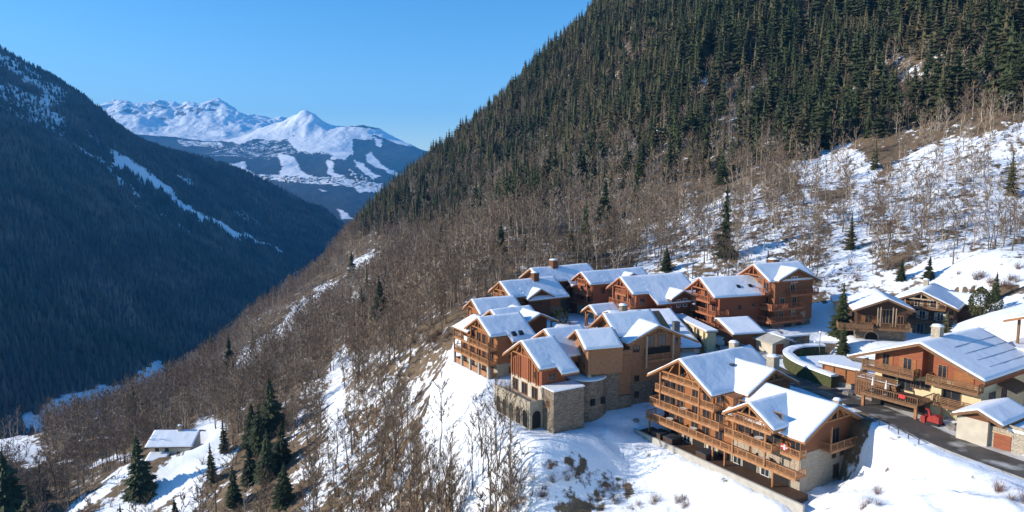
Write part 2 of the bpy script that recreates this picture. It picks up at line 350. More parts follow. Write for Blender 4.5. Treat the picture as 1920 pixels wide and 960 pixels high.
GX = spaced((-460, -180, 7), (-180, -50, 2.5), (-50, -4, 1.1), (-4, 62, .7), (62, 100, 1.1), (100, 220, 2.5), (220, 620, 6))
GY = spaced((10, 60, 3), (60, 66, 1.1), (66, 122, .7), (122, 185, 1.1), (185, 320, 2.5), (320, 1200, 6))
XX, YY = np.meshgrid(GX, GY)
ZZ = Hn(XX, YY)
def Hq(x, y):
    x = np.asarray(x, float); y = np.asarray(y, float)
    i = np.clip(np.searchsorted(GX, x) - 1, 0, len(GX) - 2); j = np.clip(np.searchsorted(GY, y) - 1, 0, len(GY) - 2)
    u = np.clip((x - GX[i]) / (GX[i + 1] - GX[i]), 0, 1); v = np.clip((y - GY[j]) / (GY[j + 1] - GY[j]), 0, 1)
    return (ZZ[j, i] * (1 - u) + ZZ[j, i + 1] * u) * (1 - v) + (ZZ[j + 1, i] * (1 - u) + ZZ[j + 1, i + 1] * u) * v
def hit(px, py, y0=55, y1=900):
    """first meeting of a sight line with the hillside"""
    r = at(px, py, 1.0); ys = np.arange(y0, y1, .5); d = r[2] * ys - Hq(r[0] * ys, ys)
    k = np.where(d < 0)[0]
    if len(k) == 0: return None
    y = ys[k[0]]; return (r[0] * y, y, float(Hq(r[0] * y, y)))
def snowmap(px, py):
    v = np.full(np.shape(px), .26)
    def poly(p, val):
        nonlocal v
        v = np.where(inpoly(jx, jy, p), val, v)
    def line(p, wd, val):
        nonlocal v
        d, _ = pldist(jx, jy, p); v = np.maximum(v, val * (1 - sstep(wd * .5, wd * 1.3, d)))
    jx = px + fbm(px / 40, py / 40, 3, 31) * 40; jy = py + fbm(px / 40, py / 40, 3, 41) * 30
    poly([(-100, 1000), (0, 830), (460, 620), (640, 460), (850, 440), (900, 480), (840, 600), (800, 700), (760, 800), (900, 1000)], .22)
    poly([(540, 960), (560, 720), (640, 660), (820, 640), (800, 760), (900, 860), (960, 1000)], .42)
    poly([(1180, 500), (1190, 440), (1350, 370), (1500, 350), (1560, 390), (1560, 570), (1180, 530)], .52)
    poly([(1480, 300), (1560, 260), (1640, 300), (1640, 360), (1500, 340)], .66)
    poly([(1540, 560), (1540, 450), (1560, 390), (1660, 320), (1760, 260), (2400, 150), (2400, 700), (1600, 620)], .62)
    poly([(1560, 470), (1640, 380), (1760, 440), (1700, 520)], .5)
    poly([(1780, 548), (1860, 530), (2000, 528), (2000, 556), (1840, 556)], .2)
    poly([(1000, 0), (1130, -200), (2400, -300), (2400, 130), (1920, 150), (1560, 240), (1300, 300), (1000, 340), (850, 400), (700, 420), (640, 440)], .30)
    line([(1520, -40), (1500, 40), (1510, 110), (1490, 180)], 16, .8); line([(1180, 250), (1260, 238)], 10, .6); line([(1690, 10), (1800, -30)], 14, .7)
    line([(705, 485), (650, 520), (560, 590), (500, 640), (430, 700)], 17, .78)
    line([(640, 680), (622, 760), (640, 860)], 22, .85); line([(355, 700), (360, 745)], 4, .6)
    line([(690, 500), (670, 560)], 18, .5)
    line([(390, 820), (372, 870), (300, 915), (240, 960), (200, 1000)], 38, .9); line([(330, 960), (420, 860)], 20, .75)
    line([(130, 868), (240, 862)], 6, .6); line([(140, 960), (230, 890), (250, 880)], 12, .8)
    line([(-40, 830), (30, 830), (60, 860)], 26, .8)
    return v
pxg, pyg, dg_ = proj(XX, YY, ZZ)
snow_a = snowmap(pxg, pyg)
cx, cy = XX, YY
dpl, _ = pldist(cx, cy, [(-6, 112), (5, 100), (30, 97), (45, 84), (70, 60)])
plate = [(-20, 150), (-16, 125), (-8, 108), (2, 98), (12, 90), (25, 82), (40, 66), (60, 50), (140, 50), (140, 150), (100, 150), (80, 160), (40, 172), (20, 175), (-10, 172)]
jx = XX + fbm(XX / 8, YY / 8, 3, 51) * 8; jy = YY + fbm(XX / 8, YY / 8, 3, 52) * 8
snow_a = np.where(inpoly(jx, jy, plate), .86, snow_a)
Xa, Ya = (XX - 39.1) * math.cos(R(32)) + (YY - 90) * math.sin(R(32)), -(XX - 39.1) * math.sin(R(32)) + (YY - 90) * math.cos(R(32))
snow_a = np.where((Xa > 8) & (Xa < 16.5) & (Ya > -3.2) & (Ya < 1), .34, snow_a)
snow_a = np.where(inpoly(pxg, pyg + fbm(XX / 5, YY / 5, 3, 57) * 14, [(1790, 549), (1860, 533), (2000, 530), (2000, 556), (1850, 557)]) & (YY > 120), .12, snow_a)
snow_a = np.maximum(snow_a, np.where(inpoly(jx, jy, [(2, 98), (-10, 85), (10, 60), (40, 50), (60, 50), (30, 90)]), .70, 0))
snow_a = np.where(inpoly(pxg + fbm(XX / 4, YY / 4, 2, 55) * 60, pyg + fbm(XX / 4, YY / 4, 2, 56) * 40, [(1010, 862), (1110, 850), (1215, 925), (1190, 985), (900, 990), (940, 900)]) & (YY < 112) & (YY > 80), .56, snow_a)
M['hill'] = ground_mat('hillside_ground', (.115, .082, .052), (.18, .125, .075), sharp=.1)
sheet('hillside_ground', GX, GY, ZZ, M['hill'], {'snow': snow_a})

# road and forecourt
def strip(name, pts, wd, z, m, n=3):
    pts = [Vector(p) for p in pts]; P2 = []
    for i in range(len(pts) - 1):
        p0 = pts[max(i - 1, 0)]; p1 = pts[i]; p2 = pts[i + 1]; p3 = pts[min(i + 2, len(pts) - 1)]
        for k in range(8):
            t = k / 8; P2.append(.5 * ((2 * p1) + (p2 - p0) * t + (2 * p0 - 5 * p1 + 4 * p2 - p3) * t * t + (3 * p1 - p0 - 3 * p2 + p3) * t ** 3))
    P2.append(pts[-1]); V = []
    for i, p in enumerate(P2):
        d = (P2[min(i + 1, len(P2) - 1)] - P2[max(i - 1, 0)]); d.z = 0; d.normalize(); s = Vector((-d.y, d.x, 0))
        for j in range(n + 1): V.append(p + s * wd * (j / n - .5) + Vector((0, 0, z)))
    F = [(i * (n + 1) + j, i * (n + 1) + j + 1, (i + 1) * (n + 1) + j + 1, (i + 1) * (n + 1) + j) for i in range(len(P2) - 1) for j in range(n)]
    me = npmesh(name, np.array([tuple(v) for v in V]), np.array(F), m, True); o = link(name, me); tag(o, kind='structure'); return o
strip('road', ROAD, 5.0, .10, M['asphalt'])
strip('verge', [(p[0] + 3.5, p[1] + 1.0, p[2]) for p in ROAD[:-2]], 1.9, .055, M['slush'])
lot = MB(); lot.add([(x, y, -34.30) for x, y in LOT], [tuple(range(len(LOT)))]); tag(lot.build('forecourt', M['slush']), kind='structure')

# ================================================================== VALLEY, MOUNTAINS
M['valley'] = ground_mat('valley_ground', (.035, .04, .032), (.06, .06, .05), s1=.004, s2=.03, scale_d=.02, bump=3, bscale=.02)
vx = np.linspace(-9900, 5900, 60); vy = np.linspace(-280, 15800, 60)
VX, VY = np.meshgrid(vx, vy)
sheet('valley_floor', vx, vy, np.full(VX.shape, -392.) + fbm(VX / 600, VY / 600, 3) * 20, M['valley'], {'snow': np.full(VX.shape, .6)})

LMC = [(0, 98, 2600), (60, 130, 2650), (100, 150, 2700), (150, 182, 2750), (190, 216, 2820), (250, 268, 2920), (330, 302, 3050), (400, 314, 3150), (480, 347, 3300), (560, 383, 3450), (640, 425, 3600), (700, 470, 3650), (-300, -60, 2500), (-800, -200, 2300),
       (0, 300, 1700), (0, 400, 1420), (0, 500, 1220), (0, 700, 1010), (100, 350, 1750), (200, 450, 1720), (200, 600, 1350), (300, 690, 1280), (400, 400, 2600), (300, 400, 2200), (400, 550, 1850), (500, 480, 2500), (550, 520, 2500), (150, 250, 2350), (350, 560, 1700), (-300, 300, 1500), (-600, 500, 1000)]
P = [at(*c) for c in LMC]
for c in LMC[:14]:
    x, y, z = at(*c); P += [(x - 150, y + 500, z - 150), (x - 300, y + 1200, z - 500)]
P += [(-560, 900, -380), (-480, 1200, -385), (-430, 1700, -390), (-420, 2400, -395), (-500, 3200, -395), (-600, 4200, -400), (-700, 300, -380), (-800, -200, -380), (-2300, 0, 420), (-2400, 900, 500), (-1500, 300, 30), (-3200, 500, 600), (-3200, 2500, 700), (-1500, -200, 20)]
tl = TPS(P, .01)
lx = np.linspace(-3300, -380, 290); ly = np.linspace(-250, 4700, 420)
LX, LY = np.meshgrid(lx, ly)
LZ = tl(LX, LY); amp = sstep(-400, -200, LZ)
LZ = LZ + (ridged(LX / 700 + LY / 900, LY / 420, 4, 61) - .6) * 95 * amp + fbm(LX / 120, LY / 120, 4, 66) * 36 * amp
px_, py_, _ = proj(LX, LY, LZ)
jx = px_ + fbm(px_ / 22, py_ / 22, 3, 71) * 30; jy = py_ + fbm(px_ / 22, py_ / 22, 3, 72) * 22
ls = np.full(px_.shape, .12)
for pts, wd, val in (([(215, 298), (262, 318), (300, 345), (335, 375), (380, 410), (450, 442)], 9, .72), ([(225, 300), (262, 318), (290, 345)], 15, .72), ([(0, 110), (60, 145), (110, 180), (60, 200)], 18, .62), ([(0, 160), (70, 200), (110, 240)], 22, .58), ([(150, 240), (210, 285)], 7, .4),
                     ([(330, 330), (360, 350)], 6, .6), ([(420, 430), (450, 440), (520, 470)], 5, .7), ([(0, 195), (100, 240), (200, 310), (260, 370)], 7, .55), ([(380, 300), (420, 312)], 3, .4), ([(250, 380), (330, 420), (420, 470)], 4, .45),
                     ([(100, 770), (170, 750), (260, 735), (300, 700)], 26, .9), ([(60, 790), (180, 775)], 24, .9), ([(440, 400), (520, 440)], 6, .4)):
    d, _ = pldist(jx, jy, pts); ls = np.maximum(ls, val * (1 - sstep(wd * .4, wd * 1.4, d)))
ls = np.maximum(ls, .42 * sstep(250, 500, LZ))
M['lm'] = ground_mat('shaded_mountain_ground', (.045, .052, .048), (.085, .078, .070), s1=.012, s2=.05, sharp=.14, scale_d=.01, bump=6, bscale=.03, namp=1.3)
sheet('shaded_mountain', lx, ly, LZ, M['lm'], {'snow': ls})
def mapq(xs, ys, Z, x, y):
    fx = np.clip((x - xs[0]) / (xs[1] - xs[0]), 0, len(xs) - 1.001); fy = np.clip((y - ys[0]) / (ys[1] - ys[0]), 0, len(ys) - 1.001)
    i = fx.astype(int); j = fy.astype(int); u = fx - i; v = fy - j
    return (Z[j, i] * (1 - u) + Z[j, i + 1] * u) * (1 - v) + (Z[j + 1, i] * (1 - u) + Z[j + 1, i + 1] * u) * v

# ski mountain
CRM = [(200, 262, 9200), (300, 262, 9300), (380, 268, 9300), (455, 262, 9000), (500, 241, 9000), (535, 228, 8900), (555, 217, 8850), (572, 208, 8850), (588, 219, 8900), (605, 229, 8900), (650, 240, 8900), (700, 243, 8900), (740, 258, 8800), (815, 291, 8600), (880, 330, 8500), (950, 380, 8400), (1100, 440, 8300)]
P = [at(*c) for c in CRM]
for c in CRM:
    x, y, z = at(*c); P += [(x, y + 500, z - 170), (x, y + 1500, z - 500)]
P += [at(*c) for c in [(350, 278, 7900), (450, 292, 7700), (560, 292, 7500), (700, 305, 7300), (250, 285, 8000), (450, 345, 6500), (600, 345, 6300), (680, 350, 6200), (800, 340, 7000), (300, 320, 6600), (450, 400, 5300), (560, 405, 5100), (640, 410, 5000), (700, 420, 4900), (200, 400, 5300), (800, 440, 5000), (900, 460, 5500), (520, 265, 8350), (620, 265, 8300), (700, 275, 8250)]]
tm = TPS(P, .01)
mx_ = np.linspace(-6400, 1400, 420); my_ = np.linspace(4700, 10500, 330)
MX, MY = np.meshgrid(mx_, my_)
MZ = tm(MX, MY)
MZ = MZ + sstep(300, 700, MZ) * (ridged(MX / 380, MY / 300, 4, 88) - .6) * 110 + fbm(MX / 500, MY / 500, 5, 81) * 70 + (ridged(MX / 900, MY / 900, 4, 85) - .6) * 50
pk = at(572, 208, 8850); MZ = MZ + 16 * np.exp(-np.hypot(MX - pk[0], MY - pk[1]) / 150)
px_, py_, _ = proj(MX, MY, MZ)
jx = px_ + fbm(px_ / 9, py_ / 9, 3, 91) * 9; jy = py_ + fbm(px_ / 9, py_ / 9, 3, 92) * 6
ms = np.full(px_.shape, .08)
for poly, val in (([(300, 200), (400, 262), (440, 268), (520, 275), (540, 283), (620, 290), (640, 262), (662, 292), (660, 255), (640, 190)], .80), ([(380, 290), (470, 262), (540, 262), (560, 285), (500, 300)], .45),
                  ([(632, 240), (655, 240), (662, 285), (645, 300), (620, 298), (628, 270)], 1.), ([(700, 240), (730, 246), (775, 275), (740, 268), (700, 252)], .9), ([(700, 255), (718, 262), (715, 278), (704, 272)], .9), ([(640, 236), (700, 240), (700, 262), (660, 262)], .62),
                  ([(522, 288), (552, 292), (562, 320), (595, 334), (570, 340), (520, 334), (528, 312)], 1.), ([(425, 310), (460, 302), (462, 318), (480, 328), (415, 322)], .9), ([(612, 298), (622, 300), (628, 322), (645, 330), (636, 336), (614, 326)], .9),
                  ([(662, 300), (680, 305), (700, 325), (716, 330), (700, 336), (672, 318)], .8), ([(684, 290), (698, 285), (712, 308), (748, 326), (756, 340), (726, 322), (688, 306)], .8), ([(420, 324), (640, 332), (720, 344), (700, 352), (600, 346), (420, 330)], .55),
                  ([(632, 392), (648, 398), (662, 412), (640, 410)], .95), ([(590, 352), (620, 358), (605, 362)], .6), ([(664, 350), (716, 348), (712, 360), (672, 360)], .6), ([(330, 262), (420, 268), (420, 276), (340, 274)], .55), ([(480, 200), (640, 200), (640, 262), (500, 262)], .68)):
    ms = np.where(inpoly(jx, jy, poly), val, ms)
M['ski'] = ground_mat('ski_mountain_ground', (.028, .036, .038), (.045, .05, .05), s1=.008, s2=.035, sharp=.05, scale_d=.004, bump=14, bscale=.015, namp=1.3)
sheet('ski_mountain', mx_, my_, MZ, M['ski'], {'snow': ms})

CRP = [(60, 240), (140, 222), (195, 206), (215, 198), (232, 196), (250, 197), (268, 200), (285, 203), (300, 198), (312, 197), (328, 200), (345, 210), (358, 207), (372, 206), (385, 199), (392, 195), (400, 199), (410, 193), (420, 199), (432, 203), (445, 212), (460, 218), (470, 215), (485, 220), (505, 225), (525, 222), (560, 236), (600, 250), (700, 272), (820, 300)]
P = [at(a, b, 12500) for a, b in CRP]
for a, b in CRP[::2]:
    x, y, z = at(a, b, 12500); P += [(x, y + 700, z - 250), (x, y + 1600, z - 600)]
P += [at(*c) for c in [(60, 290, 9600), (195, 272, 9700), (300, 276, 9700), (450, 275, 9700), (600, 280, 9700), (800, 330, 9700), (200, 240, 11200), (240, 235, 11200), (300, 245, 11200), (400, 240, 11300), (500, 250, 11200), (250, 262, 10300), (400, 262, 10300)]]
tp = TPS(P, .002)
qx = np.linspace(-9600, -700, 480); qy = np.linspace(9400, 14800, 230)
QX, QY = np.meshgrid(qx, qy); QZ = tp(QX, QY)
high = sstep(500, 1100, QZ)
QZ = QZ + (ridged(QX / 1300 + QY / 3000, QY / 1500, 5, 101) - .62) * (140 + 130 * high) + fbm(QX / 300, QY / 300, 5, 107) * (60 + 60 * high) + (ridged(QX / 420, QY / 300, 4, 111) - .6) * 190 * high
M['peak'] = ground_mat('snow_peak_ground', (.10, .10, .11), (.16, .15, .15), s1=.004, s2=.012, sharp=.10, scale_d=.003, bump=30, bscale=.008, namp=1.0)
gy_, gx_ = np.gradient(QZ, qy[1] - qy[0], qx[1] - qx[0]); slope = np.hypot(gx_, gy_)
sheet('snow_peaks', qx, qy, QZ, M['peak'], {'snow': np.clip(1.2 - .75 * sstep(.75, 1.35, slope) * (.3 + high), 0, 1.2)})

# the wood on the shaded mountain: many small conifer and bare crowns, one body of forest
N = 62000
fx = rng.uniform(-2500, -420, N * 2); fy = rng.uniform(700, 3700, N * 2)
fz = mapq(lx, ly, LZ, fx, fy); a, b, dd = proj(fx, fy, fz)
sn = mapq(lx, ly, ls, fx, fy)
keep = (a > -60) & (a < 720) & (b > 60) & (b < 900) & ((sn < .35) | ((sn < .66) & (rng.random(N * 2) < .3))) & (rng.random(N * 2) < np.clip(2200 / dd, 0, 1)) & (fz > -388)
fx, fy, fz, dd = fx[keep][:N], fy[keep][:N], fz[keep][:N], dd[keep][:N]
n = len(fx); hgt = rng.uniform(8, 24, n); rad = hgt * rng.uniform(.16, .32, n); ang = rng.uniform(0, 6.28, n)
V = np.zeros((n, 5, 3))
for i in range(4):
    V[:, i, 0] = fx + rad * np.cos(ang + i * 1.5708); V[:, i, 1] = fy + rad * np.sin(ang + i * 1.5708); V[:, i, 2] = fz - 1
V[:, 4] = np.stack([fx + rng.uniform(-1, 1, n), fy, fz + hgt], -1)
base = (np.arange(n) * 5)[:, None, None]; T = np.array([[0, 1, 4], [1, 2, 4], [2, 3, 4], [3, 0, 4]])[None]
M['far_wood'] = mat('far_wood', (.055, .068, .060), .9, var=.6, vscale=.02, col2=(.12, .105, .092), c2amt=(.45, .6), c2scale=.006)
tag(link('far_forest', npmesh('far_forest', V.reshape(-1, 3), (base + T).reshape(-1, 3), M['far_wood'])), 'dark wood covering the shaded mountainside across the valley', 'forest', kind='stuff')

# the air of the valley
M['haze'] = bpy.data.materials.new('haze'); M['haze'].use_nodes = True; hn = M['haze'].node_tree; hn.nodes.clear()
ho = hn.nodes.new('ShaderNodeOutputMaterial'); hv = hn.nodes.new('ShaderNodeVolumePrincipled'); hn.links.new(hv.outputs[0], ho.inputs['Volume'])
hv.inputs['Color'].default_value = (.08, .43, 1.0, 1); hv.inputs['Density'].default_value = 6.5e-5; hv.inputs['Anisotropy'].default_value = 0.0
hb_ = MB(); hb_.box(-9990, 5990, -330, 15900, -430, 1500); tag(hb_.build('haze', M['haze']), 'thin blue haze filling the air of the valley', 'haze', kind='stuff')
# ================================================================== CHALETS
# local frame: X runs back to the right along the side wall, Y back to the left along the gable wall, Z up;
# the front gable stands at X = 0 (faces -X), the side wall at Y = 0 (faces -Y)
def fX(a, t, z): return (a, t, z)          # ridge along X: a = X, t = Y
def fY(a, t, z): return (t, a, z)          # ridge along Y: a = Y, t = X
def roof(par, ax, c, h, m, lo, hi, wl, wr, beam='beam', barge='lo', snow=.26, thick=.24, seed=0, wave=.8, notch=None, extra=1.5):
    fn = fX if ax == 'X' else fY
    zl, zr = h - m * wl, h - m * wr
    b = MB(); b.prism([(c - wl, zl), (c, h), (c + wr, zr), (c + wr, zr - thick), (c, h - thick), (c - wl, zl - thick)], fn, lo, hi)
    if notch is not None: b.prism([(c - wl, zl), (c - wl - extra, zl - m * extra), (c - wl - extra, zl - m * extra - thick), (c - wl, zl - thick)], fn, notch, hi)
    r = b.build('roof', M[beam], par)
    # snow: soft slab on both pitches
    na = max(4, int((hi - lo) / .45)); A = np.linspace(lo + .08, hi - .08, na)
    T = np.concatenate([np.linspace(c - wl + .06, c, max(4, int(wl / .45)), endpoint=False), np.linspace(c, c + wr - .06, max(4, int(wr / .45)))])
    if notch is not None:
        A = np.unique(np.concatenate([A, [notch - .01, notch + .05]])); na = len(A)
    AA, TT = np.meshgrid(A, T); WL = np.full(AA.shape, float(wl))
    if notch is not None:
        WL = np.where(AA > notch, wl + extra, wl); TT = np.where(TT < c, c - (c - TT) * (WL - .06) / (wl - .06), TT)
    base = h - m * np.abs(TT - c)
    e = np.minimum(np.minimum(AA - lo, hi - AA), np.minimum(TT - c + WL, c + wr - TT))
    if notch is not None: e = np.where(TT < c - wl, np.minimum(e, AA - notch), e)
    th = snow * (.6 + .4 * np.sqrt(np.clip(e / .2, 0, 1))) + wave * fbm(AA / 2.2 + seed * 7, TT / 2.2 + seed * 3, 3, 11) * .28 * snow / .36
    th = np.maximum(th, .06) - .25 * m * np.exp(-((TT - c) / .45) ** 2) * snow
    top = base + th
    def W(a, t, z): return np.stack([a, t, z], -1) if ax == 'X' else np.stack([t, a, z], -1)
    V = np.concatenate([W(AA, TT, top).reshape(-1, 3), W(AA, TT, base + .003).reshape(-1, 3)])
    nx, ny = na, len(T); F = gridfaces(nx, ny); N0 = nx * ny
    ring = list(range(nx)) + [j * nx + nx - 1 for j in range(1, ny)] + [(ny - 1) * nx + i for i in range(nx - 2, -1, -1)] + [j * nx for j in range(ny - 2, 0, -1)]
    ring = np.array(ring); nxt = np.roll(ring, -1); S = np.stack([ring, ring + N0, nxt + N0, nxt], -1)
    if ax != 'X': F = F[:, ::-1]; S = S[:, ::-1]
    me = npmesh('roof_snow', V, np.concatenate([F, S]), M['snow'], True)
    link('roof_snow', me, r)
    for end, a in (('lo', lo), ('hi', hi)):
        if barge == end or barge == 'both':
            g = MB(); s = -1 if end == 'lo' else 1
            a0, a1 = (a - .07, a - .003) if end == 'lo' else (a + .003, a + .07)
            for t0, z0, t1, z1 in ((c - wl, zl, c, h), (c, h, c + wr, zr)):
                g.prism([(t0, z0 + .04), (t1, z1 + .04), (t1, z1 - .34), (t0, z0 - .34)], fn, a0, a1)
            g.build('barge_board', M[beam], par)
    return r
def wall(par, x0, x1, y0, y1, z0, z1=None, ax=None, c=0, h=0, m=0, mt='wood', name='wall', sub=.26):
    b = MB()
    if ax is None: b.box(x0, x1, y0, y1, z0, z1)
    else:
        f = lambda t: h - sub - m * abs(t - c)
        t0, t1 = (y0, y1) if ax == 'X' else (x0, x1)
        poly = [(t0, z0), (t1, z0), (t1, f(t1))] + ([(c, f(c))] if t0 < c < t1 else []) + [(t0, f(t0))]
        b.prism(poly, fX if ax == 'X' else fY, *((x0, x1) if ax == 'X' else (y0, y1)))
    return b.build(name, M[mt], par)
def face(f, pos):
    """returns fn(a, out, z) for wall face f at pos; a runs along the wall"""
    if f == 'x': return lambda a, o, z: (pos - o, a, z)
    if f == 'X': return lambda a, o, z: (pos + o, a, z)
    if f == 'y': return lambda a, o, z: (a, pos - o, z)
    return lambda a, o, z: (a, pos + o, z)
def slab(b, fn, a0, a1, o0, o1, z0, z1):
    p = fn(a0, o0, z0); q = fn(a1, o1, z1)
    return b.box(min(p[0], q[0]), max(p[0], q[0]), min(p[1], q[1]), max(p[1], q[1]), min(p[2], q[2]), max(p[2], q[2]))
def window(par, f, pos, a, z, w=1.1, h=1.3, frame='beam', door=False, shutters=None, bars=1):
    fn = face(f, pos); b = MB(); t = .09
    slab(b, fn, a - w / 2 - t, a - w / 2, 0, .09, z - t, z + h + t); slab(b, fn, a + w / 2, a + w / 2 + t, 0, .09, z - t, z + h + t)
    slab(b, fn, a - w / 2, a + w / 2, 0, .09, z + h, z + h + t); slab(b, fn, a - w / 2, a + w / 2, 0, .12, z - t, z)
    for i in range(bars):
        k = a - w / 2 + w * (i + 1) / (bars + 1); slab(b, fn, k - .03, k + .03, .03, .07, z, z + h)
    o = b.build('balcony_door' if door else 'window', M[frame], par)
    p = MB(); slab(p, fn, a - w / 2, a + w / 2, .004, .04, z, z + h); p.build('pane', M['glass'], o)
    if shutters:
        for s in (-1, 1):
            q = MB(); k = a + s * (w / 2 + t + w * .26); slab(q, fn, k - w * .25, k + w * .25, .01, .07, z, z + h); q.build('shutter', M[shutters], o)
    return o
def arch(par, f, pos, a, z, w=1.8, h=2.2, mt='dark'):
    """flat near-black arch panel, painted as a shaded opening, with a stone surround"""
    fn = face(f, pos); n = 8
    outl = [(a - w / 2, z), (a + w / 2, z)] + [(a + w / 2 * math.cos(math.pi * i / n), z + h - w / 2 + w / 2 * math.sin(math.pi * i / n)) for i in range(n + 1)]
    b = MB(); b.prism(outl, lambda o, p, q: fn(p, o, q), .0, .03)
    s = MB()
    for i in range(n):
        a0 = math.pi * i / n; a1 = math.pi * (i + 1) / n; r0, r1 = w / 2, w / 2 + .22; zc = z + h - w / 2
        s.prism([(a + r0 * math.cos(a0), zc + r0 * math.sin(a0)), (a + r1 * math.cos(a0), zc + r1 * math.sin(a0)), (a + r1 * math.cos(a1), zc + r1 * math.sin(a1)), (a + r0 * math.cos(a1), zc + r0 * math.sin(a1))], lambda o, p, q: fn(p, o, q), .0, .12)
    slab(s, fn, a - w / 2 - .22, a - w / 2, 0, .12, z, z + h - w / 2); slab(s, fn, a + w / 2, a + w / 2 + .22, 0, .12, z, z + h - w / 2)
    o = s.build('arch_surround', M['stone_light'], par); b.build('arch_shade_panel', M[mt], o)  # black panel paints the shade; no hole is cut in the wall
    return o
def balcony(par, f, pos, a0, a1, z, dep=1.6, mt='rail', ends=(1, 1), panel=None, hgt=1.05, snow=False, step=.24, post=1.7):
    fn = face(f, pos); b = MB()
    slab(b, fn, a0, a1, .002, dep, z - .16, z); slab(b, fn, a0 - .01, a1 + .01, dep + .002, dep + .09, z - .34, z + .06)
    for k in np.arange(a0 + .2, a1, 2.2): slab(b, fn, k, k + .16, .002, dep - .05, z - .34, z - .163)
    o = b.build('balcony', M[mt], par)
    r = MB()
    def run(pa, pb):
        L = math.dist(pa, pb); n = max(1, round(L / post)); v = [(pb[i] - pa[i]) / L for i in range(2)]
        P = lambda t, zz: fn(pa[0] + v[0] * t, pa[1] + v[1] * t, zz)
        for i in range(n + 1): r.bar(P(L * i / n, z + .06), P(L * i / n, z + hgt + .03), .11)
        r.bar(P(0, z + hgt), P(L, z + hgt), .13, .10); r.bar(P(0, z + .16), P(L, z + .16), .06, .09)
        if panel is None:
            m = int(L / step)
            for i in range(1, m): r.bar(P(L * i / m, z + .2), P(L * i / m, z + hgt - .04), .045)
        elif panel == 'h':
            for q in (.38, .6, .82): r.bar(P(0, z + q), P(L, z + q), .03, .13)
        elif panel == 'solid':
            r.bar(P(0, z + .58), P(L, z + .58), .035, .74)
    e = dep - .04
    run((a0 + .05, e), (a1 - .05, e))
    if ends[0]: run((a0 + .05, .1), (a0 + .05, e - .08))
    if ends[1]: run((a1 - .05, .1), (a1 - .05, e - .08))
    r.build('railing', M[mt], o)
    return o
def truss(par, ax, pos, c, h, m, hw, mt='beam', zlow=None, posts=True, drop=0):
    """gable truss under the roof end: tie beam, king post, struts, and posts to the ground"""
    fn = fX if ax == 'X' else fY; b = MB(); t = .24; zt = h - .3 - m * hw * .62
    k = hw * .62
    b.bar(fn(pos, c - k - .3, zt), fn(pos, c + k + .3, zt), t, t); b.bar(fn(pos, c, zt), fn(pos, c, h - .35), t * .8)
    for s in (-1, 1):
        b.bar(fn(pos, c + s * hw * .97, h - .42 - m * hw * .97), fn(pos, c, h - .42), t, t)
        b.bar(fn(pos, c + s * k * .55, zt), fn(pos, c + s * k * .28, h - .45 - m * k * .28), t * .7)
    b.build('truss', M[mt], par)
    if posts:
        for s in (-1, 1):
            q = MB(); q.bar(fn(pos, c + s * k, zlow), fn(pos, c + s * k, h - .45 - m * k), t); q.build('post', M[mt], par)
def chimney(par, x, y, z0, z1, w=.9, mt='stone_light', cap=True):
    b = MB(); b.box(x - w / 2, x + w / 2, y - w / 2, y + w / 2, z0, z1); b.box(x - w / 2 - .12, x + w / 2 + .12, y - w / 2 - .12, y + w / 2 + .12, z1 + .002, z1 + .14)
    o = b.build('chimney', M[mt], par)
    if cap:
        s = MB(); n = 8
        for (zz, r) in ((z1 + .143, w * .68), (z1 + .34, w * .6)): pass
        s.cyl(x, y, z1 + .143, z1 + .36, w * .72, w * .6, 8); s.cyl(x, y, z1 + .362, z1 + .46, w * .58, w * .3, 8); s.build('chimney_snow', M['snow'], o, True)
    return o
def skylight(par, x, y, z, m):
    b = MB(); b.add([(x - .45, y - .35, z - .35 * m + .04), (x + .45, y - .35, z - .35 * m + .04), (x + .45, y + .35, z + .35 * m + .04), (x - .45, y + .35, z + .35 * m + .04)] +
                    [(x - .45, y - .35, z - .35 * m - .4), (x + .45, y - .35, z - .35 * m - .4), (x + .45, y + .35, z + .35 * m - .4), (x - .45, y + .35, z + .35 * m - .4)],
                    [(0, 1, 2, 3), (4, 7, 6, 5), (0, 4, 5, 1), (1, 5, 6, 2), (2, 6, 7, 3), (3, 7, 4, 0)])
    return b.build('skylight', M['glass'], par)
def chalet(key, name, label, cat='chalet', group=None):
    x, y, z, t = CH[key]; o = thing(name, label, cat, (x, y, z), R(t), group); o.scale = (SCL.get(key, 1),) * 3; return o
GRP = 'timber chalets of the hillside hamlet'

# ---- A: the big double-gabled chalet in the foreground
a = chalet('A', 'chalet', 'large four-storey double-gabled timber chalet in the foreground with long balconies', group=GRP)
m_, h_ = .5, 11.7
wall(a, 0, 13.3, 0, 12.2, 5.3, ax='Y', c=6.65, h=h_, m=m_, mt='wood_deep')
wall(a, -.05, 13.35, -.05, 12.2, -4, 5.297, mt='stone_light', name='stone_base')
wall(a, .0, 8, 2.7, 11.6, 5.5, ax='X', c=7.1, h=11.4, m=.6, mt='wood', name='gable_wall')
roof(a, 'Y', 6.65, h_, m_, -1.3, 13.2, 7.9, 8.9, barge='lo', seed=1)
roof(a, 'X', 7.1, 11.4, .6, -3.1, 6, 4.7, 4.7, seed=2)
truss(a, 'X', -2.5, 7.1, 11.4, .6, 4.7, zlow=2.6)
truss(a, 'Y', -1.0, 6.65, h_, m_, 5.6, posts=False)
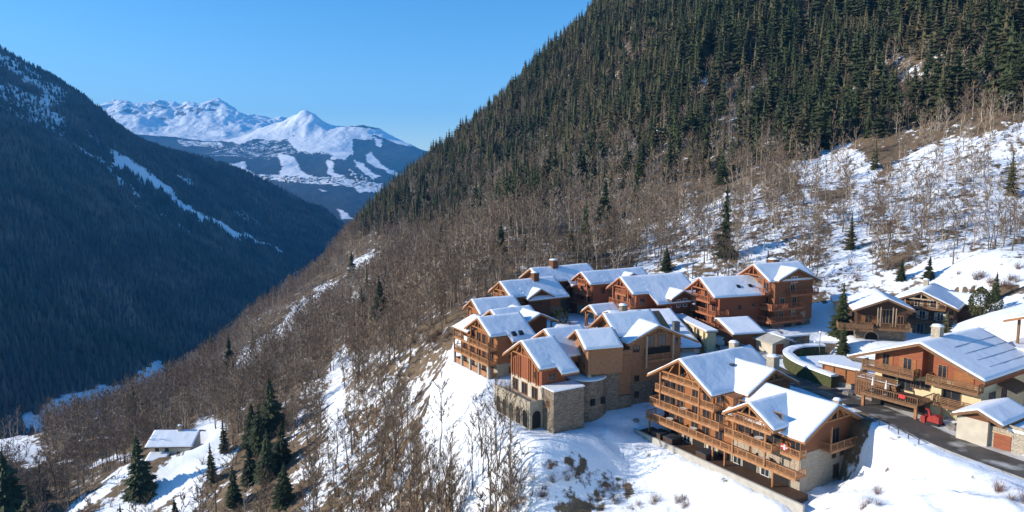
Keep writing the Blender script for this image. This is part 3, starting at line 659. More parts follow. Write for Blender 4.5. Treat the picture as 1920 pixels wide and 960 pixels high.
# rear block
wall(a, 0.02, 14, 12.3, 27, 2.6, 10.2, mt='wood', name='wall')
wall(a, -.05, 14.02, 12.3, 27.05, -4, 2.597, mt='plaster', name='stone_base')
wall(a, .02, 13.9, 15.2, 27.3, 10.205, ax='X', c=21.7, h=14.6, m=.6, mt='wood', name='gable_wall')
wall(a, 4.2, 14, 12.35, 22, 10.21, ax='Y', c=9.2, h=13.5, m=.5, mt='wood_deep', name='gable_wall')
roof(a, 'X', 21.7, 14.6, .6, -2.6, 15.4, 7.3, 7.3, seed=3, barge='lo')
roof(a, 'Y', 9.2, 13.5, .5, 11.6, 21.7, 6.6, 6.4, seed=4, barge='lo')
truss(a, 'X', -2.2, 21.7, 14.6, .6, 7.1, zlow=5.4)
truss(a, 'Y', 12.0, 9.2, 13.5, .5, 5, posts=False)
chimney(a, 12.2, 14.5, 10, 14.6, 1.5); chimney(a, 12.5, 23, 10, 15.2, 1.2); chimney(a, 14.5, 4, 6, 9.6, 1.0)
skylight(a, 7, 18.8, 13.2, -.1)
balcony(a, 'x', 0, -1.0, 29.2, 2.6, 2.4); balcony(a, 'x', 0, 13.0, 28.6, 5.3, 2.2); balcony(a, 'x', 0, 14.2, 27.4, 8.0, 2.1); balcony(a, 'x', 0, 17.0, 26.4, 10.6, 2.0)
balcony(a, 'x', 0, 2.9, 11.5, 5.3, 2.7); balcony(a, 'x', 0, 3.1, 11.3, 8.0, 2.7); balcony(a, 'x', 0, -.9, 2.3, 5.3, 1.5)
balcony(a, 'y', 0, 4.4, 12.6, 5.35, 1.7)
for xx, zz in ((4.6, 9.1), (12.4, 8.4)):
    q = MB(); q.bar((xx, -1.55, 5.3), (xx, -1.55, zz), .22); q.build('post', M['beam'], a)
for y_, zs in ((4.6, (2.65, 5.4, 8.1)), (7.1, (2.65, 5.4, 8.1)), (9.8, (2.65, 5.4, 8.1)), (.9, (2.65, 5.4)), (14.8, (2.65, 5.4, 8.05)), (17.6, (2.65, 5.4, 8.05)), (20.0, (2.65, 5.4, 8.05, 10.65)), (23.4, (2.65, 5.4, 8.05, 10.65)), (25.8, (2.65, 5.4, 8.05))):
    for z_ in zs: window(a, 'x', 0 if z_ > 2 else -.05, y_, z_ + .02, 2.5 if (int(y_ * 3) % 2) else 1.5, 2.15, 'beam', door=True)
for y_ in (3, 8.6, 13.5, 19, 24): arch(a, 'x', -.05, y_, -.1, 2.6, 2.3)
for y_ in (5.8, 11, 16.2, 21.6): window(a, 'x', -.05, y_, .05, 1.4, 2.0, 'white', door=True)
for x_, z_, w_, h2 in ((8, 5.5, 1.7, 2.1), (7.8, 3.2, .9, 1.1), (9.8, 3.2, .9, 1.1), (8.5, -.1, 1.3, 2.1), (6, 9.2, 1.0, .9), (7.4, 9.2, 1.0, .9)):
    window(a, 'y', 0 if z_ > 5.3 else -.05, x_, z_, w_, h2, 'beam_dark', door=z_ in (5.5, -.1))
q = MB(); q.box(-4.1, -3.7, -3.5, 30.5, -2.2, .25); q.build('terrace_wall', M['concrete'], a)
q = MB(); q.box(-3.68, -.06, -1.5, 30, -1.5, -.02); q.build('terrace', M['wood_dark'], a)
for y_ in (2.8, 11.6, 14, 28.4):
    q = MB(); q.bar((-2.3, y_, -.1), (-2.3, y_, 2.3), .24); q.build('post', M['beam'], a)

# ---- helper for the row of smaller chalets
def gabled(key, label, W, D, h, m, yc=None, hw=None, mt='wood', base='stone', bz=2.7, beam='beam', og=1.2, oe=1.1, levels=(), notch=None, rb=1, bal=None, winx=(), winy=(), cap=None, name='chalet', tr=True, trz=None, seed=0, barge='lo', fr='beam', side_w=True, extra=1.5):
    o = chalet(key, name, label, group=GRP); yc = W / 2 if yc is None else yc
    wall(o, 0, D, 0, W, bz, ax='X', c=yc, h=h, m=m, mt=mt)
    wall(o, -.05, D + .02, -.05, W + .05, -5, bz - .003, mt=base, name='stone_base')
    if notch:
        roof(o, 'X', yc, h, m, -og, D + rb, yc + oe, W - yc + oe, beam=beam, seed=seed, barge=barge, notch=notch, extra=extra)
    else: roof(o, 'X', yc, h, m, -og, D + rb, yc + oe, W - yc + oe, beam=beam, seed=seed, barge=barge)
    if tr: truss(o, 'X', -og + .4, yc, h, m, min(yc, W - yc) + .6, beam, zlow=bz if trz is None else trz)
    for (z_, dep, a0, a1) in (bal or ()): balcony(o, 'x', 0, a0, a1, z_, dep, mt='rail' if beam == 'beam' else beam)
    for (a_, z_, w_, h_, d_) in winx: window(o, 'x', 0 if z_ > bz - .1 else -.05, a_, z_, w_, h_, fr, door=d_)
    for (a_, z_, w_, h_, d_) in winy: window(o, 'y', 0 if z_ > bz - .1 else -.05, a_, z_, w_, h_, fr, door=d_)
    return o
# ---- B1..B4: the stepped group on the edge of the terrace
o = gabled('B1', 'orange panelled chalet over a stone arcade at the left end of the stepped row', 9.7, 4.8, 11.1, .6, bz=4.3, notch=2.2, seed=10, mt='wood_red', base='plaster', trz=5,
           winx=((2.2, 5.2, 1, 1.2, 0),), winy=((2, 5.2, 1.4, 1.1, 0),))
wall(o, -2.6, -.053, -.5, 11.2, -4, 1.6, mt='stone_light', name='arcade')
q = MB(); q.box(-2.65, -2.35, -.55, 11.25, 1.603, 2.3); q.box(-2.349, -.1, -.55, -.25, 1.603, 2.3); q.build('parapet', M['stone_light'], o)
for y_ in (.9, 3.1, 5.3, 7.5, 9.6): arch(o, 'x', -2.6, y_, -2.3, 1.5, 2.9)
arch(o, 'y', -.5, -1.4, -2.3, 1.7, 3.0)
wall(o, -.08, 6, -3.6, -.053, -4, 4.4, mt='stone', name='stone_terrace')
s_ = MB(); s_.box(-.15, 6.05, -3.7, -.1, 4.403, 4.6); s_.build('terrace_snow', M['snow'], o)
for y_ in (2.0, 5.2, 8.2): window(o, 'x', -.05, y_, 1.7, 1.7, 2.0, door=True)
for y_ in (1.2, 3.6, 6.8, 8.8):
    q = MB(); q.bar((-.35, y_, 4.2), (-.35, y_, 9.0 - abs(y_ - 4.85) * .4), .2); q.build('post', M['beam'], o)
window(o, 'x', -.08, -2.0, 1.5, .7, 1.1)
o = gabled('B2', 'chalet with a rounded stone tower, second from the left in the stepped row', 10.2, 6.2, 13.3, .6, bz=6.4, seed=12, mt='wood_tan', tr=False, winx=((6.8, 8.5, 1.4, 1.2, 0),), winy=((2.2, 7.0, 2.2, 1.1, 0),))
t_ = MB(); t_.cyl(3.2, -1.4, -4, 6.0, 3.9, 3.7, 16); t_.build('stone_tower', M['stone'], o, False)
t_ = MB(); t_.cyl(3.2, -1.4, 6.003, 6.2, 3.9, 3.7, 16); t_.build('tower_snow', M['snow'], o, True)
for x_ in (1.9, 4.0):
    q = MB(); q.box(x_, x_ + .8, -5.3, -4.7, 1.8, 2.9); q.build('window', M['glass'], o)
o = chalet('B3', 'chalet', 'narrow tall chalet on a single concrete pillar, third in the stepped row', group=GRP)
wall(o, 0, 7, 0, 6.8, 6.2, ax='X', c=3.4, h=13.9, m=.6, mt='wood_tan'); wall(o, 1.6, 7, 1.4, 7, -5, 6.197, mt='stone', name='stone_base'); roof(o, 'X', 3.4, 13.9, .6, -1.2, 6.6, 4.5, 4.5, seed=14)
for a_ in ((1.4, 9.4, .8, 1.8), (2.8, 9.8, .8, 2.0), (1.6, 6.9, .9, 1.1)): window(o, 'x', 0, *a_)
q = MB(); q.cyl(.4, .4, -3, 6.19, .45, .4, 12); q.build('pillar', M['concrete'], o)
# B4
o = chalet('B4', 'chalet', 'tall brown chalet with balcony tower and gable loggia at the right of the stepped row', group=GRP)
wall(o, 0, 11, 0, 7, 4.0, ax='Y', c=5.4, h=14.2, m=.42, mt='wood_tan'); wall(o, -.05, 11.05, -.05, 11.5, -5, 3.997, mt='stone', name='stone_base')
wall(o, .02, 10.9, 2.6, 11.3, 4.0, ax='X', c=6.9, h=15.4, m=.7, mt='wood_tan')
roof(o, 'Y', 5.4, 14.2, .42, -1.2, 7.5, 6.6, 8.7, seed=15); roof(o, 'X', 6.9, 15.4, .68, -1.6, 9, 4.9, 4.9, seed=16)
truss(o, 'Y', -.9, 5.4, 14.2, .42, 4.5, 'beam_dark', posts=False)
chimney(o, 3.8, 8.4, 12, 16.3, 1.2, 'stone')
for x_, z_, w_, h2 in ((4.4, 10.3, 1.4, 1.9), (6.8, 10.3, 1.6, 1.9), (1.4, 9.6, 1.2, 1.1), (9.8, 10.2, .9, 1.1), (1.6, 4.2, .9, 1.0), (1.6, 1.2, .8, 1.1), (5.5, 1.2, .8, 1.1)): window(o, 'y', 0 if z_ > 4 else -.05, x_, z_, w_, h2, 'beam_dark')
b_ = MB(); b_.box(3.2, 8.6, -.12, -.003, 7.9, 10.1); b_.build('loggia_shade_panel', M['dark'], o)  # flat black sheet on the wall, painting the shade of a recessed loggia
balcony(o, 'y', -.12, 3.1, 8.7, 7.9, .5, ends=(1, 1), panel='h')
for x_ in (3.1, 8.8):
    q = MB(); q.bar((x_, -.7, 6.6), (x_, -.7, 12.5), .3); q.build('post', M['beam_pale'], o)
for y_, z_ in ((1.6, 10.2), (3.4, 10.2)): window(o, 'x', 0, y_, z_, .7, 1.6)
# balcony tower
wall(o, -2.9, -.053, -.6, 4.2, 2.2, 9.2, mt='wood_tan', name='tower_wall'); wall(o, -3.4, -.053, -1.0, 4.2, -4, 2.197, mt='stone', name='stone_base')
q = MB(); q.box(-3.1, -.1, -.8, 4.3, 9.203, 9.4); q.build('tower_cornice', M['beam'], o)
wall(o, -3.0, -.06, -.7, 4.2, 9.403, 10.3, mt='wood_tan', name='parapet')
roof(o, 'Y', -4.0, 8.6, .5, 1.2, 5.6, 1.6, 1.05, seed=17, barge='lo')
for z_ in (-.4, 2.3, 5.2): balcony(o, 'x', -2.9 if z_ > 2 else -3.4, .2, 6.0, z_, 1.9, panel='solid', hgt=1.0); window(o, 'x', -2.9 if z_ > 2 else -3.4, 2.4, z_ + .1, 1.5, 2.0, door=True)
wall(o, -2.2, -.06, 4.2, 6.6, -4, 8.4, mt='wood_deep', name='tower_wall')
q = MB(); q.bar((-5.0, .2, -3), (-5.0, .2, 2.0), .5); q.build('pillar', M['concrete'], o)
wall(o, 11.05, 18, -.4, 6, -3.5, 4.6, mt='stone', name='side_wing'); s_ = MB(); s_.box(11.0, 18.1, -.5, 6.1, 4.603, 4.9); s_.build('wing_snow', M['snow'], o)

# ---- C: left lodge
o = chalet('C', 'chalet', 'wide balconied chalet with stone ground floor at the left edge of the hamlet', group=GRP)
wall(o, 0, 6.4, 0, 11.2, 2.6, ax='X', c=5.5, h=10.9, m=.5, mt='wood'); wall(o, -.05, 15, -.05, 15.2, -5, 2.597, mt='stone_light', name='stone_base')
wall(o, .02, 6, 11.25, 15.2, 2.6, 7.2, mt='wood')
roof(o, 'X', 5.5, 10.9, .55, -1.5, 8.5, 5.3, 5.6, seed=20, notch=2.4, extra=1.9)
roof(o, 'Y', 3.5, 9.2, .42, 9.6, 16.4, 5.0, 5.0, seed=22, barge='hi')
truss(o, 'X', -1.1, 5.5, 10.9, .55, 5.2, zlow=2.6)
for z_ in (2.6, 5.4): balcony(o, 'x', 0, .2, 15.2, z_, 1.8)
balcony(o, 'x', -.05, .2, 15.2, -.1, 1.6, panel='solid')
for y_ in (.4, 4.2, 7.9, 11.6, 15):
    q = MB(); q.bar((-1.8, y_, 2.6), (-1.8, y_, 7.0), .22); q.build('post', M['beam_dark'], o)
    q = MB(); q.bar((-1.7, y_, -3), (-1.7, y_, 2.3), .5); q.build('pillar', M['concrete'], o)
for y_ in (2.2, 5.2, 7.4, 10, 13.4):
    for z_ in (.1, 2.7, 5.5): window(o, 'x', 0 if z_ > 2.6 else -.05, y_, z_, 1.5, 2.0, door=True)
window(o, 'x', 0, 5.5, 8.3, 1.6, 1.3)
skylight(o, 3.6, -.2, 8.45, .55); skylight(o, 5.2, -.2, 8.45, .55)
for x_, z_ in ((3, .6), (3, 3.4)): window(o, 'y', 0 if z_ > 2.6 else -.05, x_, z_, .9, 1.1)
wall(o, 9, 15.4, 6, 15, 2.6, ax='Y', c=12.2, h=10.6, m=.45, mt='wood_brown'); wall(o, 6.45, 9, 1, 15, 2.6, 7, mt='wood_brown')
roof(o, 'Y', 12.2, 10.6, .45, 3.4, 15, 4.6, 4.6, seed=23); roof(o, 'X', 11, 10.9, .55, 4.5, 14.5, 4.5, 4.5, seed=24)
for x_ in (9.2, 15.2):
    q = MB(); q.bar((x_, 4.0, -2), (x_, 4.0, 8.6), .3); q.build('post', M['beam_dark'], o)
window(o, 'y', 6, 12.2, 3.2, 2.2, 1.6, 'beam_dark')

# ---- D row behind
gabled('D1', 'small low chalet, lowest of the three stepping up the slope at the back left', 7.2, 9, 8.2, .6, bz=2.6, notch=2.6, seed=30, bal=((2.7, 1.5, .3, 7),), winx=((2, 2.8, 1.4, 2, 1), (5, 2.8, 1.4, 2, 1)))
o = gabled('D2', 'chalet with a small cross gable, middle of the three stepping up the slope', 8.4, 14, 9.2, .6, bz=2.6, notch=3, seed=32, mt='wood', bal=((2.7, 1.4, .4, 8), (5.3, 1.4, 2, 6.4)), winx=((2.4, 2.8, 1.4, 2, 1), (5.6, 2.8, 1.4, 2, 1), (4.2, 5.4, 1.4, 1.8, 1)), winy=((6.6, 4.8, 1, 1.2, 0),))
wall(o, 3.6, 9.8, -1.6, 4, -3, ax='Y', c=6.7, h=7.6, m=.55, mt='wood_brown'); roof(o, 'Y', 6.7, 7.6, .55, -2.4, 4, 3.9, 3.9, seed=33); chimney(o, 8.8, 3.6, 6, 10.6, 1.5, 'wood_brown')
window(o, 'y', -1.6, 6.7, 3.6, .9, 1.1, 'beam_dark')
o = gabled('D3', 'brown chalet with a stout chimney, highest of the three stepping up the slope', 8.2, 17, 10.2, .6, bz=2.6, notch=7, seed=35, mt='wood_brown', tr=False, winx=((4.1, 5.6, 1.2, 1.4, 0),), winy=((3, 3.4, 1, 1.2, 0), (8, 3.4, 1, 1.2, 0)))
chimney(o, 6.2, 3.8, 7, 11.9, 1.7, 'wood_brown')
# ---- E, F with red beams
RB = dict(beam='beam_red', mt='wood_red', fr='beam_red')
o = gabled('E', 'red-beamed balconied chalet with a side lean-to, directly behind the timber gazebo', 6.6, 17, 11.2, .6, bz=3.2, base='stone_light', seed=40, og=1.6, bal=((3.2, 1.4, -.2, 8.5), (5.9, 1.4, .2, 6.6), (8.3, 1.2, 1.6, 5)), winx=((1.5, 3.3, 1.2, 2, 1), (4.4, 3.3, 1.2, 2, 1), (1.6, 6, 1.1, 2, 1), (4.6, 6, 1.1, 2, 1)),
           winy=((3, 6, 1.2, 1.6, 0), (6, 3.4, 1.3, 2, 1), (9.5, 3.4, 1.3, 2, 1), (6, 6, 1.3, 2, 1), (9.5, 6.2, 1.3, 1.6, 0)), **RB)
balcony(o, 'y', 0, 4.5, 11.5, 3.2, 1.8, mt='beam_red'); balcony(o, 'y', 0, 4.5, 11.5, 6, 1.6, mt='beam_red')
roof(o, 'Y', 11.5, 10.6, .45, -1.6, 3, 3.8, 3.8, beam='beam_red', seed=41)
roof(o, 'X', 7.6, 7.4, .5, -1.4, 6, .6, 2.8, beam='beam_red', seed=42, barge='lo'); wall(o, .05, 6, 6.6, 9.4, -3, 6, mt='wood_red')
for y_ in (9.3,):
    q = MB(); q.bar((-1.1, y_, -2), (-1.1, y_, 6.3), .2); q.build('post', M['beam_red'], o)
o = gabled('F', 'red-beamed chalet with a white-windowed dormer in the middle of the back row', 8.5, 15, 11.9, .6, bz=2.9, base='stone_light', seed=45, notch=2.6, extra=3.3, og=1.7, bal=((2.9, 1.5, -.4, 9), (5.6, 1.5, 0, 8.6), (8.1, 1.2, 2.2, 6.4)),
           winx=((1.6, 3, 1.2, 2, 1), (4.2, 3, 1.2, 2, 1), (6.8, 3, 1.2, 2, 1), (1.6, 5.7, 1.2, 2, 1), (4.2, 5.7, 1.2, 2, 1), (6.8, 5.7, 1.2, 2, 1)), winy=((1.6, 3.2, 1.3, 2, 1), (1.6, 6, 1.2, 1.5, 0)), **RB)
wall(o, 2.8, 14.8, -3.6, -.003, -3, 5.4, mt='wood_red')
wall(o, 6.5, 12, -4.2, 1.0, -3, ax='Y', c=9.2, h=9.4, m=.5, mt='wood_brown'); roof(o, 'Y', 9.2, 9.4, .5, -5.0, 2.5, 3.4, 3.4, beam='beam_dark', seed=47)
window(o, 'y', -4.2, 8.3, 5.8, .8, 1.6, 'white'); window(o, 'y', -4.2, 10.1, 5.8, .9, 1.7, 'white')
balcony(o, 'x', 2.8, -3.6, -.3, 2.2, 1.2, mt='beam_red')
# gazebo
o = chalet('GZ', 'gazebo', 'small open timber gazebo with braced posts between the back row and the stepped chalets', 'gazebo')
roof(o, 'X', 2.3, 5.0, .6, -1, 6.2, 3.1, 3.1, seed=48); truss(o, 'X', -.5, 2.3, 5.0, .6, 2.9, zlow=0)
for x_ in (.2, 2.8, 5.6):
    for y_ in (.1, 4.5):
        q = MB(); q.bar((x_, y_, -1), (x_, y_, 3.4), .24); q.bar((x_, y_, 2.2), (x_, y_ + (1 if y_ < 2 else -1), 3.3), .14); q.build('post', M['beam'], o)
q = MB(); q.box(0, 5.8, 0, 4.6, 3.3, 3.5); q.build('tie_beam', M['beam'], o); q = MB(); q.box(3.2, 5.6, .3, 4.3, -1, 2.2); q.build('wall', M['wood'], o)
# ---- G, H
o = gabled('G', 'red-brown chalet with two roof skylights left of the tallest back chalet', 9.2, 13, 11.7, .6, bz=1.4, yc=4.7, seed=50, og=2.2, bal=((1.6, 1.8, -.2, 9.3), (4.3, 1.8, -.2, 9.3), (7.0, 1.8, 1.0, 8.2)),
           winx=((2, 1.7, 1.3, 2, 1), (5, 1.7, 1.3, 2, 1), (7.6, 1.7, 1.3, 2, 1), (2, 4.4, 1.3, 2, 1), (5, 4.4, 1.3, 2, 1), (7.6, 4.4, 1.3, 2, 1), (4.7, 7.1, 1.6, 1.8, 1)), winy=((5, 1.9, 1.2, .9, 0), (9, 1.9, .8, .8, 0), (5, 5.2, .9, 1, 0), (8.4, 5.4, .8, 1, 0)), **RB)
skylight(o, 5.6, 1.4, 10.1, .6); skylight(o, 8.6, 1.4, 10.1, .6)
balcony(o, 'y', 0, -1.8, 1.6, 1.6, 1.2, mt='beam_red'); balcony(o, 'y', 0, -1.8, 1.6, 4.3, 1.2, mt='beam_red')
q = MB(); q.bar((-1.9, 9.0, -3), (-1.9, 9.0, 7), .2); q.build('post', M['beam_red'], o)
o = chalet('H', 'chalet', 'tallest red-brown chalet of the back row, with cross gable and balconies on four levels', group=GRP)
wall(o, 0, 11, 0, 9, 1.4, ax='X', c=4.5, h=13.4, m=.62, mt='wood_deep'); wall(o, -.05, 11.05, -.05, 9, -4, 1.397, mt='stone', name='stone_base')
wall(o, .02, 10.98, -.4, 5, 1.41, ax='Y', c=5.4, h=12.8, m=.42, mt='wood_deep')
roof(o, 'X', 4.5, 13.4, .62, -1.9, 12, 5.2, 5.4, beam='beam_red', seed=52); roof(o, 'Y', 5.4, 12.8, .42, -1.6, 4.5, 5.6, 7.0, beam='beam_dark', seed=53)
truss(o, 'X', -1.5, 4.5, 13.4, .62, 5, 'beam_red', zlow=7.2)
for z_, a0, a1 in ((1.6, -1, 9), (4.4, -1.2, 9), (7.6, .6, 8.6)): balcony(o, 'x', 0, a0, a1, z_, 1.8, mt='beam_red')
for z_, a0, a1 in ((1.6, -1.8, 7.2), (4.4, -1.8, 7.2), (7.2, 3.4, 11.6)): balcony(o, 'y', -.4, a0, a1, z_, 1.1, mt='beam_red')
for y_ in (2, 4.6, 7):
    for z_ in (1.7, 4.5, 7.7): window(o, 'x', 0, y_, z_, 1.2, 2, 'beam_red', door=True)
for x_, z_ in ((2, 1.8), (5.5, 1.8), (2.2, 4.6), (5.6, 4.6), (5.0, 7.4), (8.4, 1.9)): window(o, 'y', -.4, x_, z_, 1.2, 1.9 if x_ < 8 else 1.1, 'beam_pale', door=x_ < 8)
window(o, 'y', -.4, 5.4, 9.7, 1.6, 1.3, 'white'); window(o, 'y', -.05, 7.6, -.6, 1.4, 1.2, 'beam_dark'); window(o, 'y', -.05, 4.4, -1.2, 2.0, 1.9, 'beam_dark', door=True)
b_ = chimney(o, 6, 6.4, 11, 13.9, 1.8, 'wood_brown')

# ---- spa hall, beige wing, small sheds
o = chalet('SPA', 'long_hall', 'long low hall with two vent boxes on its wide snow roof behind the stepped row', 'hall')
wall(o, 0, 12, 0, 18, -3, ax='X', c=15, h=5.6, m=.28, mt='plaster'); roof(o, 'X', 15, 5.6, .28, -1, 13.4, 16, 4, seed=55, beam='beam_dark')
for x_, y_ in ((7.5, 7), (9.5, 4)):
    q = MB(); q.box(x_, x_ + 1.2, y_, y_ + 1.2, 2, 5.2); q.build('vent_box', M['metal'], o)
for x_ in (2, 5, 8.5): window(o, 'y', 0, x_, .2, 1.6, 1.6, 'beam_pale')
o = chalet('BEI', 'rendered_annex', 'low cream rendered annex with a flat snowy roof in front of the red-brown chalets', 'building')
wall(o, 0, 1.8, -1, 15, -3, 3.6, mt='render'); q = MB(); q.box(-.5, 2.1, -1.5, 15.5, 3.603, 3.85); q.build('roof', M['beam_pale'], o)
q = MB(); q.box(-.4, 2.0, -1.4, 15.4, 3.853, 4.1); q.build('roof_snow', M['snow'], o)
for y_, w_ in ((2.2, 1.8), (6.5, 2.6), (11, 2.6)): window(o, 'x', 0, y_, .5, w_, 1.7, 'beam_dark', bars=2)
for y_ in (.2, 4.4, 9):
    q = MB(); q.box(-.45, -.003, y_ - .25, y_ + .25, -1, 3.6); q.build('pilaster', M['render'], o)
CH['SH1'] = (43.6, 133.6, -34.2, 14); CH['SH2'] = (50.2, 130.4, -34.3, 20)
o = chalet('SH1', 'garage', 'brown timber garage with a snowy pent roof below the red-brown chalets', 'garage')
wall(o, 0, 6.6, 0, 6, -1, 3.0, mt='wood_deep'); roof(o, 'X', 5.6, 5.2, .32, -.5, 7.0, 6.2, .9, seed=57, beam='beam_dark')
q = MB(); q.box(1, 3.6, -.06, -.003, .2, 2.2); q.build('garage_door', M['wood_brown'], o)
o = chalet('SH2', 'shed', 'small shed with a two-pitched mossy roof half cleared of snow beside the forecourt', 'shed')
wall(o, 0, 4, 0, 5, -1, ax='Y', c=2, h=3.3, m=.3, mt='plaster'); b_ = MB(); b_.prism([(-.9, 2.45), (2, 3.32), (4.9, 2.45), (4.9, 2.25), (2, 3.12), (-.9, 2.25)], fY, -1, 5.6); b_.build('roof', M['concrete'], o)
s_ = MB(); s_.prism([(2.4, 3.22), (4.4, 2.62), (4.4, 2.80), (2.4, 3.40)], fY, -.6, 3.5); s_.build('roof_snow', M['snow'], o)
q = MB(); q.box(.8, 2.6, -.05, -.003, .1, 2.0); q.build('door', M['wood_red'], o)
wall(o, 4.1, 12, 3.2, 3.8, -1.5, 2.2, mt='stone', name='stone_wall'); s_ = MB(); s_.box(4.1, 12, 3.1, 3.9, 2.203, 2.5); s_.build('wall_snow', M['snow'], o)

# ---- I, J dark chalets on the right
DK = dict(beam='beam_dark', mt='wood_dark', fr='beam_dark')
o = gabled('I', 'dark weathered chalet with glazed gable, left one of the two dark chalets', 8.4, 10, 8.1, .42, yc=3.6, bz=2.4, base='stone', seed=60, og=1.5, oe=1.1, tr=False, bal=((2.5, 2.0, -.3, 9.6),), **DK)
for y_ in (2.0, 2.5, 4.6, 5.1):
    q = MB(); q.bar((-1.1, y_, 2.5), (-1.1, y_, 6.8 - abs(y_ - 3.6) * .3), .16); q.build('post', M['beam_pale'], o)
window(o, 'x', 0, 3.5, 3.2, 2.2, 2.6, 'beam_pale', bars=3); window(o, 'x', 0, 1, 3.1, 1, 1.6, 'beam'); window(o, 'x', 0, 6.4, 3.0, 1.2, 1.5, 'beam', shutters='wood'); arch(o, 'x', -.05, 5.8, -1, 2.2, 2.4)
balcony(o, 'x', -.05, 6, 12, 2.2, 2.4, mt='beam_dark', panel='solid')
o = gabled('J', 'dark chalet with a pale roof truss and shutters, right one of the two dark chalets', 10.6, 12, 8.9, .45, yc=5.6, bz=3.0, base='stone', seed=62, og=1.6, tr=False, bal=((5.6, 1.3, 1.2, 9), (2.9, 1.5, .4, 8.6)), **DK)
truss(o, 'X', -1.2, 5.6, 8.9, .45, 4.6, 'beam_pale', zlow=5.6)
for y_, z_ in ((3.6, 5.7), (6.4, 5.7)): window(o, 'x', 0, y_, z_, 1.0, 1.5, 'white', shutters='beam_pale')
for y_, z_ in ((2.2, 3.1), (5.4, 3.1)): window(o, 'x', 0, y_, z_, 1.0, 1.6, 'white', shutters='plaster')
for y_ in (2, 5.6): window(o, 'x', -.05, y_, .1, 1.2, 1.9, 'plaster', door=True)
wall(o, 6, 15, -3.5, -.003, -2, ax='Y', c=10.5, h=7.6, m=.6, mt='wood_dark'); roof(o, 'Y', 10.5, 7.6, .5, -4.4, 4, 3.6, 3.6, beam='beam_dark', seed=64)
chimney(o, 9, 6.5, 7, 9.9, .9)
CH['SN'] = (78.0, 150, -31.2, 70)
o = chalet('SN', 'shed', 'low shed buried under a thick snow roof just left of the dark chalets', 'shed'); wall(o, 0, 6, 0, 6, -3, 3.0, mt='plaster'); roof(o, 'X', 3.4, 4.2, .25, -.7, 6.6, 4.2, 3.4, seed=66)

# ---- L: the big chalet at the right with cream ground floor
o = chalet('L', 'chalet', 'broad cream and red timber chalet with striped snowy roof and dark terrace beside the road', group=GRP)
wall(o, 0, 13, 0, 14, 5.0, ax='X', c=6.8, h=9.9, m=.40, mt='wood_red', name='wall'); wall(o, .03, 13, .03, 14, -3, 4.997, mt='render', name='rendered_wall')
wall(o, -1.4, 0, 6.9, 13.4, 5.0, ax='X', c=6.8, h=9.85, m=.40, mt='wood_red', name='bay')
roof(o, 'X', 6.8, 9.9, .40, -2.8, 14.4, 8.2, 9.6, beam='beam_dark', snow=.22, seed=70, wave=.5)
for k in range(4):
    yy = .2 + k * 1.45; zt = 9.9 - .40 * (6.8 - yy) + .22
    q = MB(); q.bar((2, yy, zt + .01), (13.8, yy, zt + .01), .035, .06); q.build('snow_guard', M['metal'], o)
chimney(o, 3.2, 7.4, 8.5, 11.3, 1.15, 'stone_light')
balcony(o, 'x', -1.4, 7.2, 14.4, 5.0, 1.5, mt='beam_dark', panel='h'); balcony(o, 'x', 0, -.2, 6.2, 4.6, 1.6, mt='beam_dark', panel='h'); balcony(o, 'x', 0, -.6, 5.0, 2.0, 1.8, mt='beam_dark', panel='h')
for y_, w_ in ((8.8, 1.3), (11.8, 1.1)): window(o, 'x', -1.4, y_, 5.3, w_ * .8, 1.9, 'beam', shutters='wood')
window(o, 'x', 0, 4.9, 5.0, 1.0, 1.9, 'beam'); wall(o, -.1, -.003, 1.0, 3.4, 4.65, 6.6, mt='wood', name='sliding_shutter')
for y_, w_, z_ in ((12, 1.8, 2.3), (9.6, 2.0, 2.3), (7.0, 1.2, 3.0), (3.6, 2.2, 2.1), (8.2, 1.2, 2.9)): window(o, 'x', .03, y_, z_, w_, 1.9 if z_ < 2.5 else 1.0, 'beam_dark')
b_ = MB(); b_.box(-4.9, .02, 5.4, 13.2, 1.75, 1.95); b_.build('terrace', M['wood_dark'], o)
balcony(o, 'x', -4.9, 5.4, 13.2, 1.95, .12, mt='beam_dark', panel=None, ends=(0, 0), step=.3)
r_ = MB()
for i in range(12): r_.bar((-4.9 + i * .44, 5.45, 1.95), (-4.9 + i * .44, 5.45, 2.95), .05)
r_.bar((-4.9, 5.45, 3), (0, 5.45, 3), .1); r_.build('railing', M['beam_dark'], o)
wall(o, -.6, .02, 4.6, 5.9, -2, 4.9, mt='render', name='buttress')
b_ = MB(); b_.box(-2.2, -2.0, 6, 13.1, -2, 1.74); b_.build('undercroft_shade_panel', M['dark'], o)  # upright black panel painting the deep shade beneath the terrace
for y_ in (5.7, 12.9):
    q = MB(); q.bar((-4.7, y_, -2), (-4.7, y_, 1.75), .35); q.build('pillar', M['beam'], o)
window(o, 'y', 0.03, 3, 2.0, 1.6, 1.9, 'beam_dark'); window(o, 'y', .03, 6.5, 1.6, 1.3, 2.3, 'wood_red', door=True)
q = MB(); q.prism([(-2.3, 4.3), (0, 5.0), (0, 4.8), (-2.3, 4.1)], lambda a_, p, q_: (a_, p, q_), 4.2, 9); q.build('porch_roof', M['beam_dark'], o)

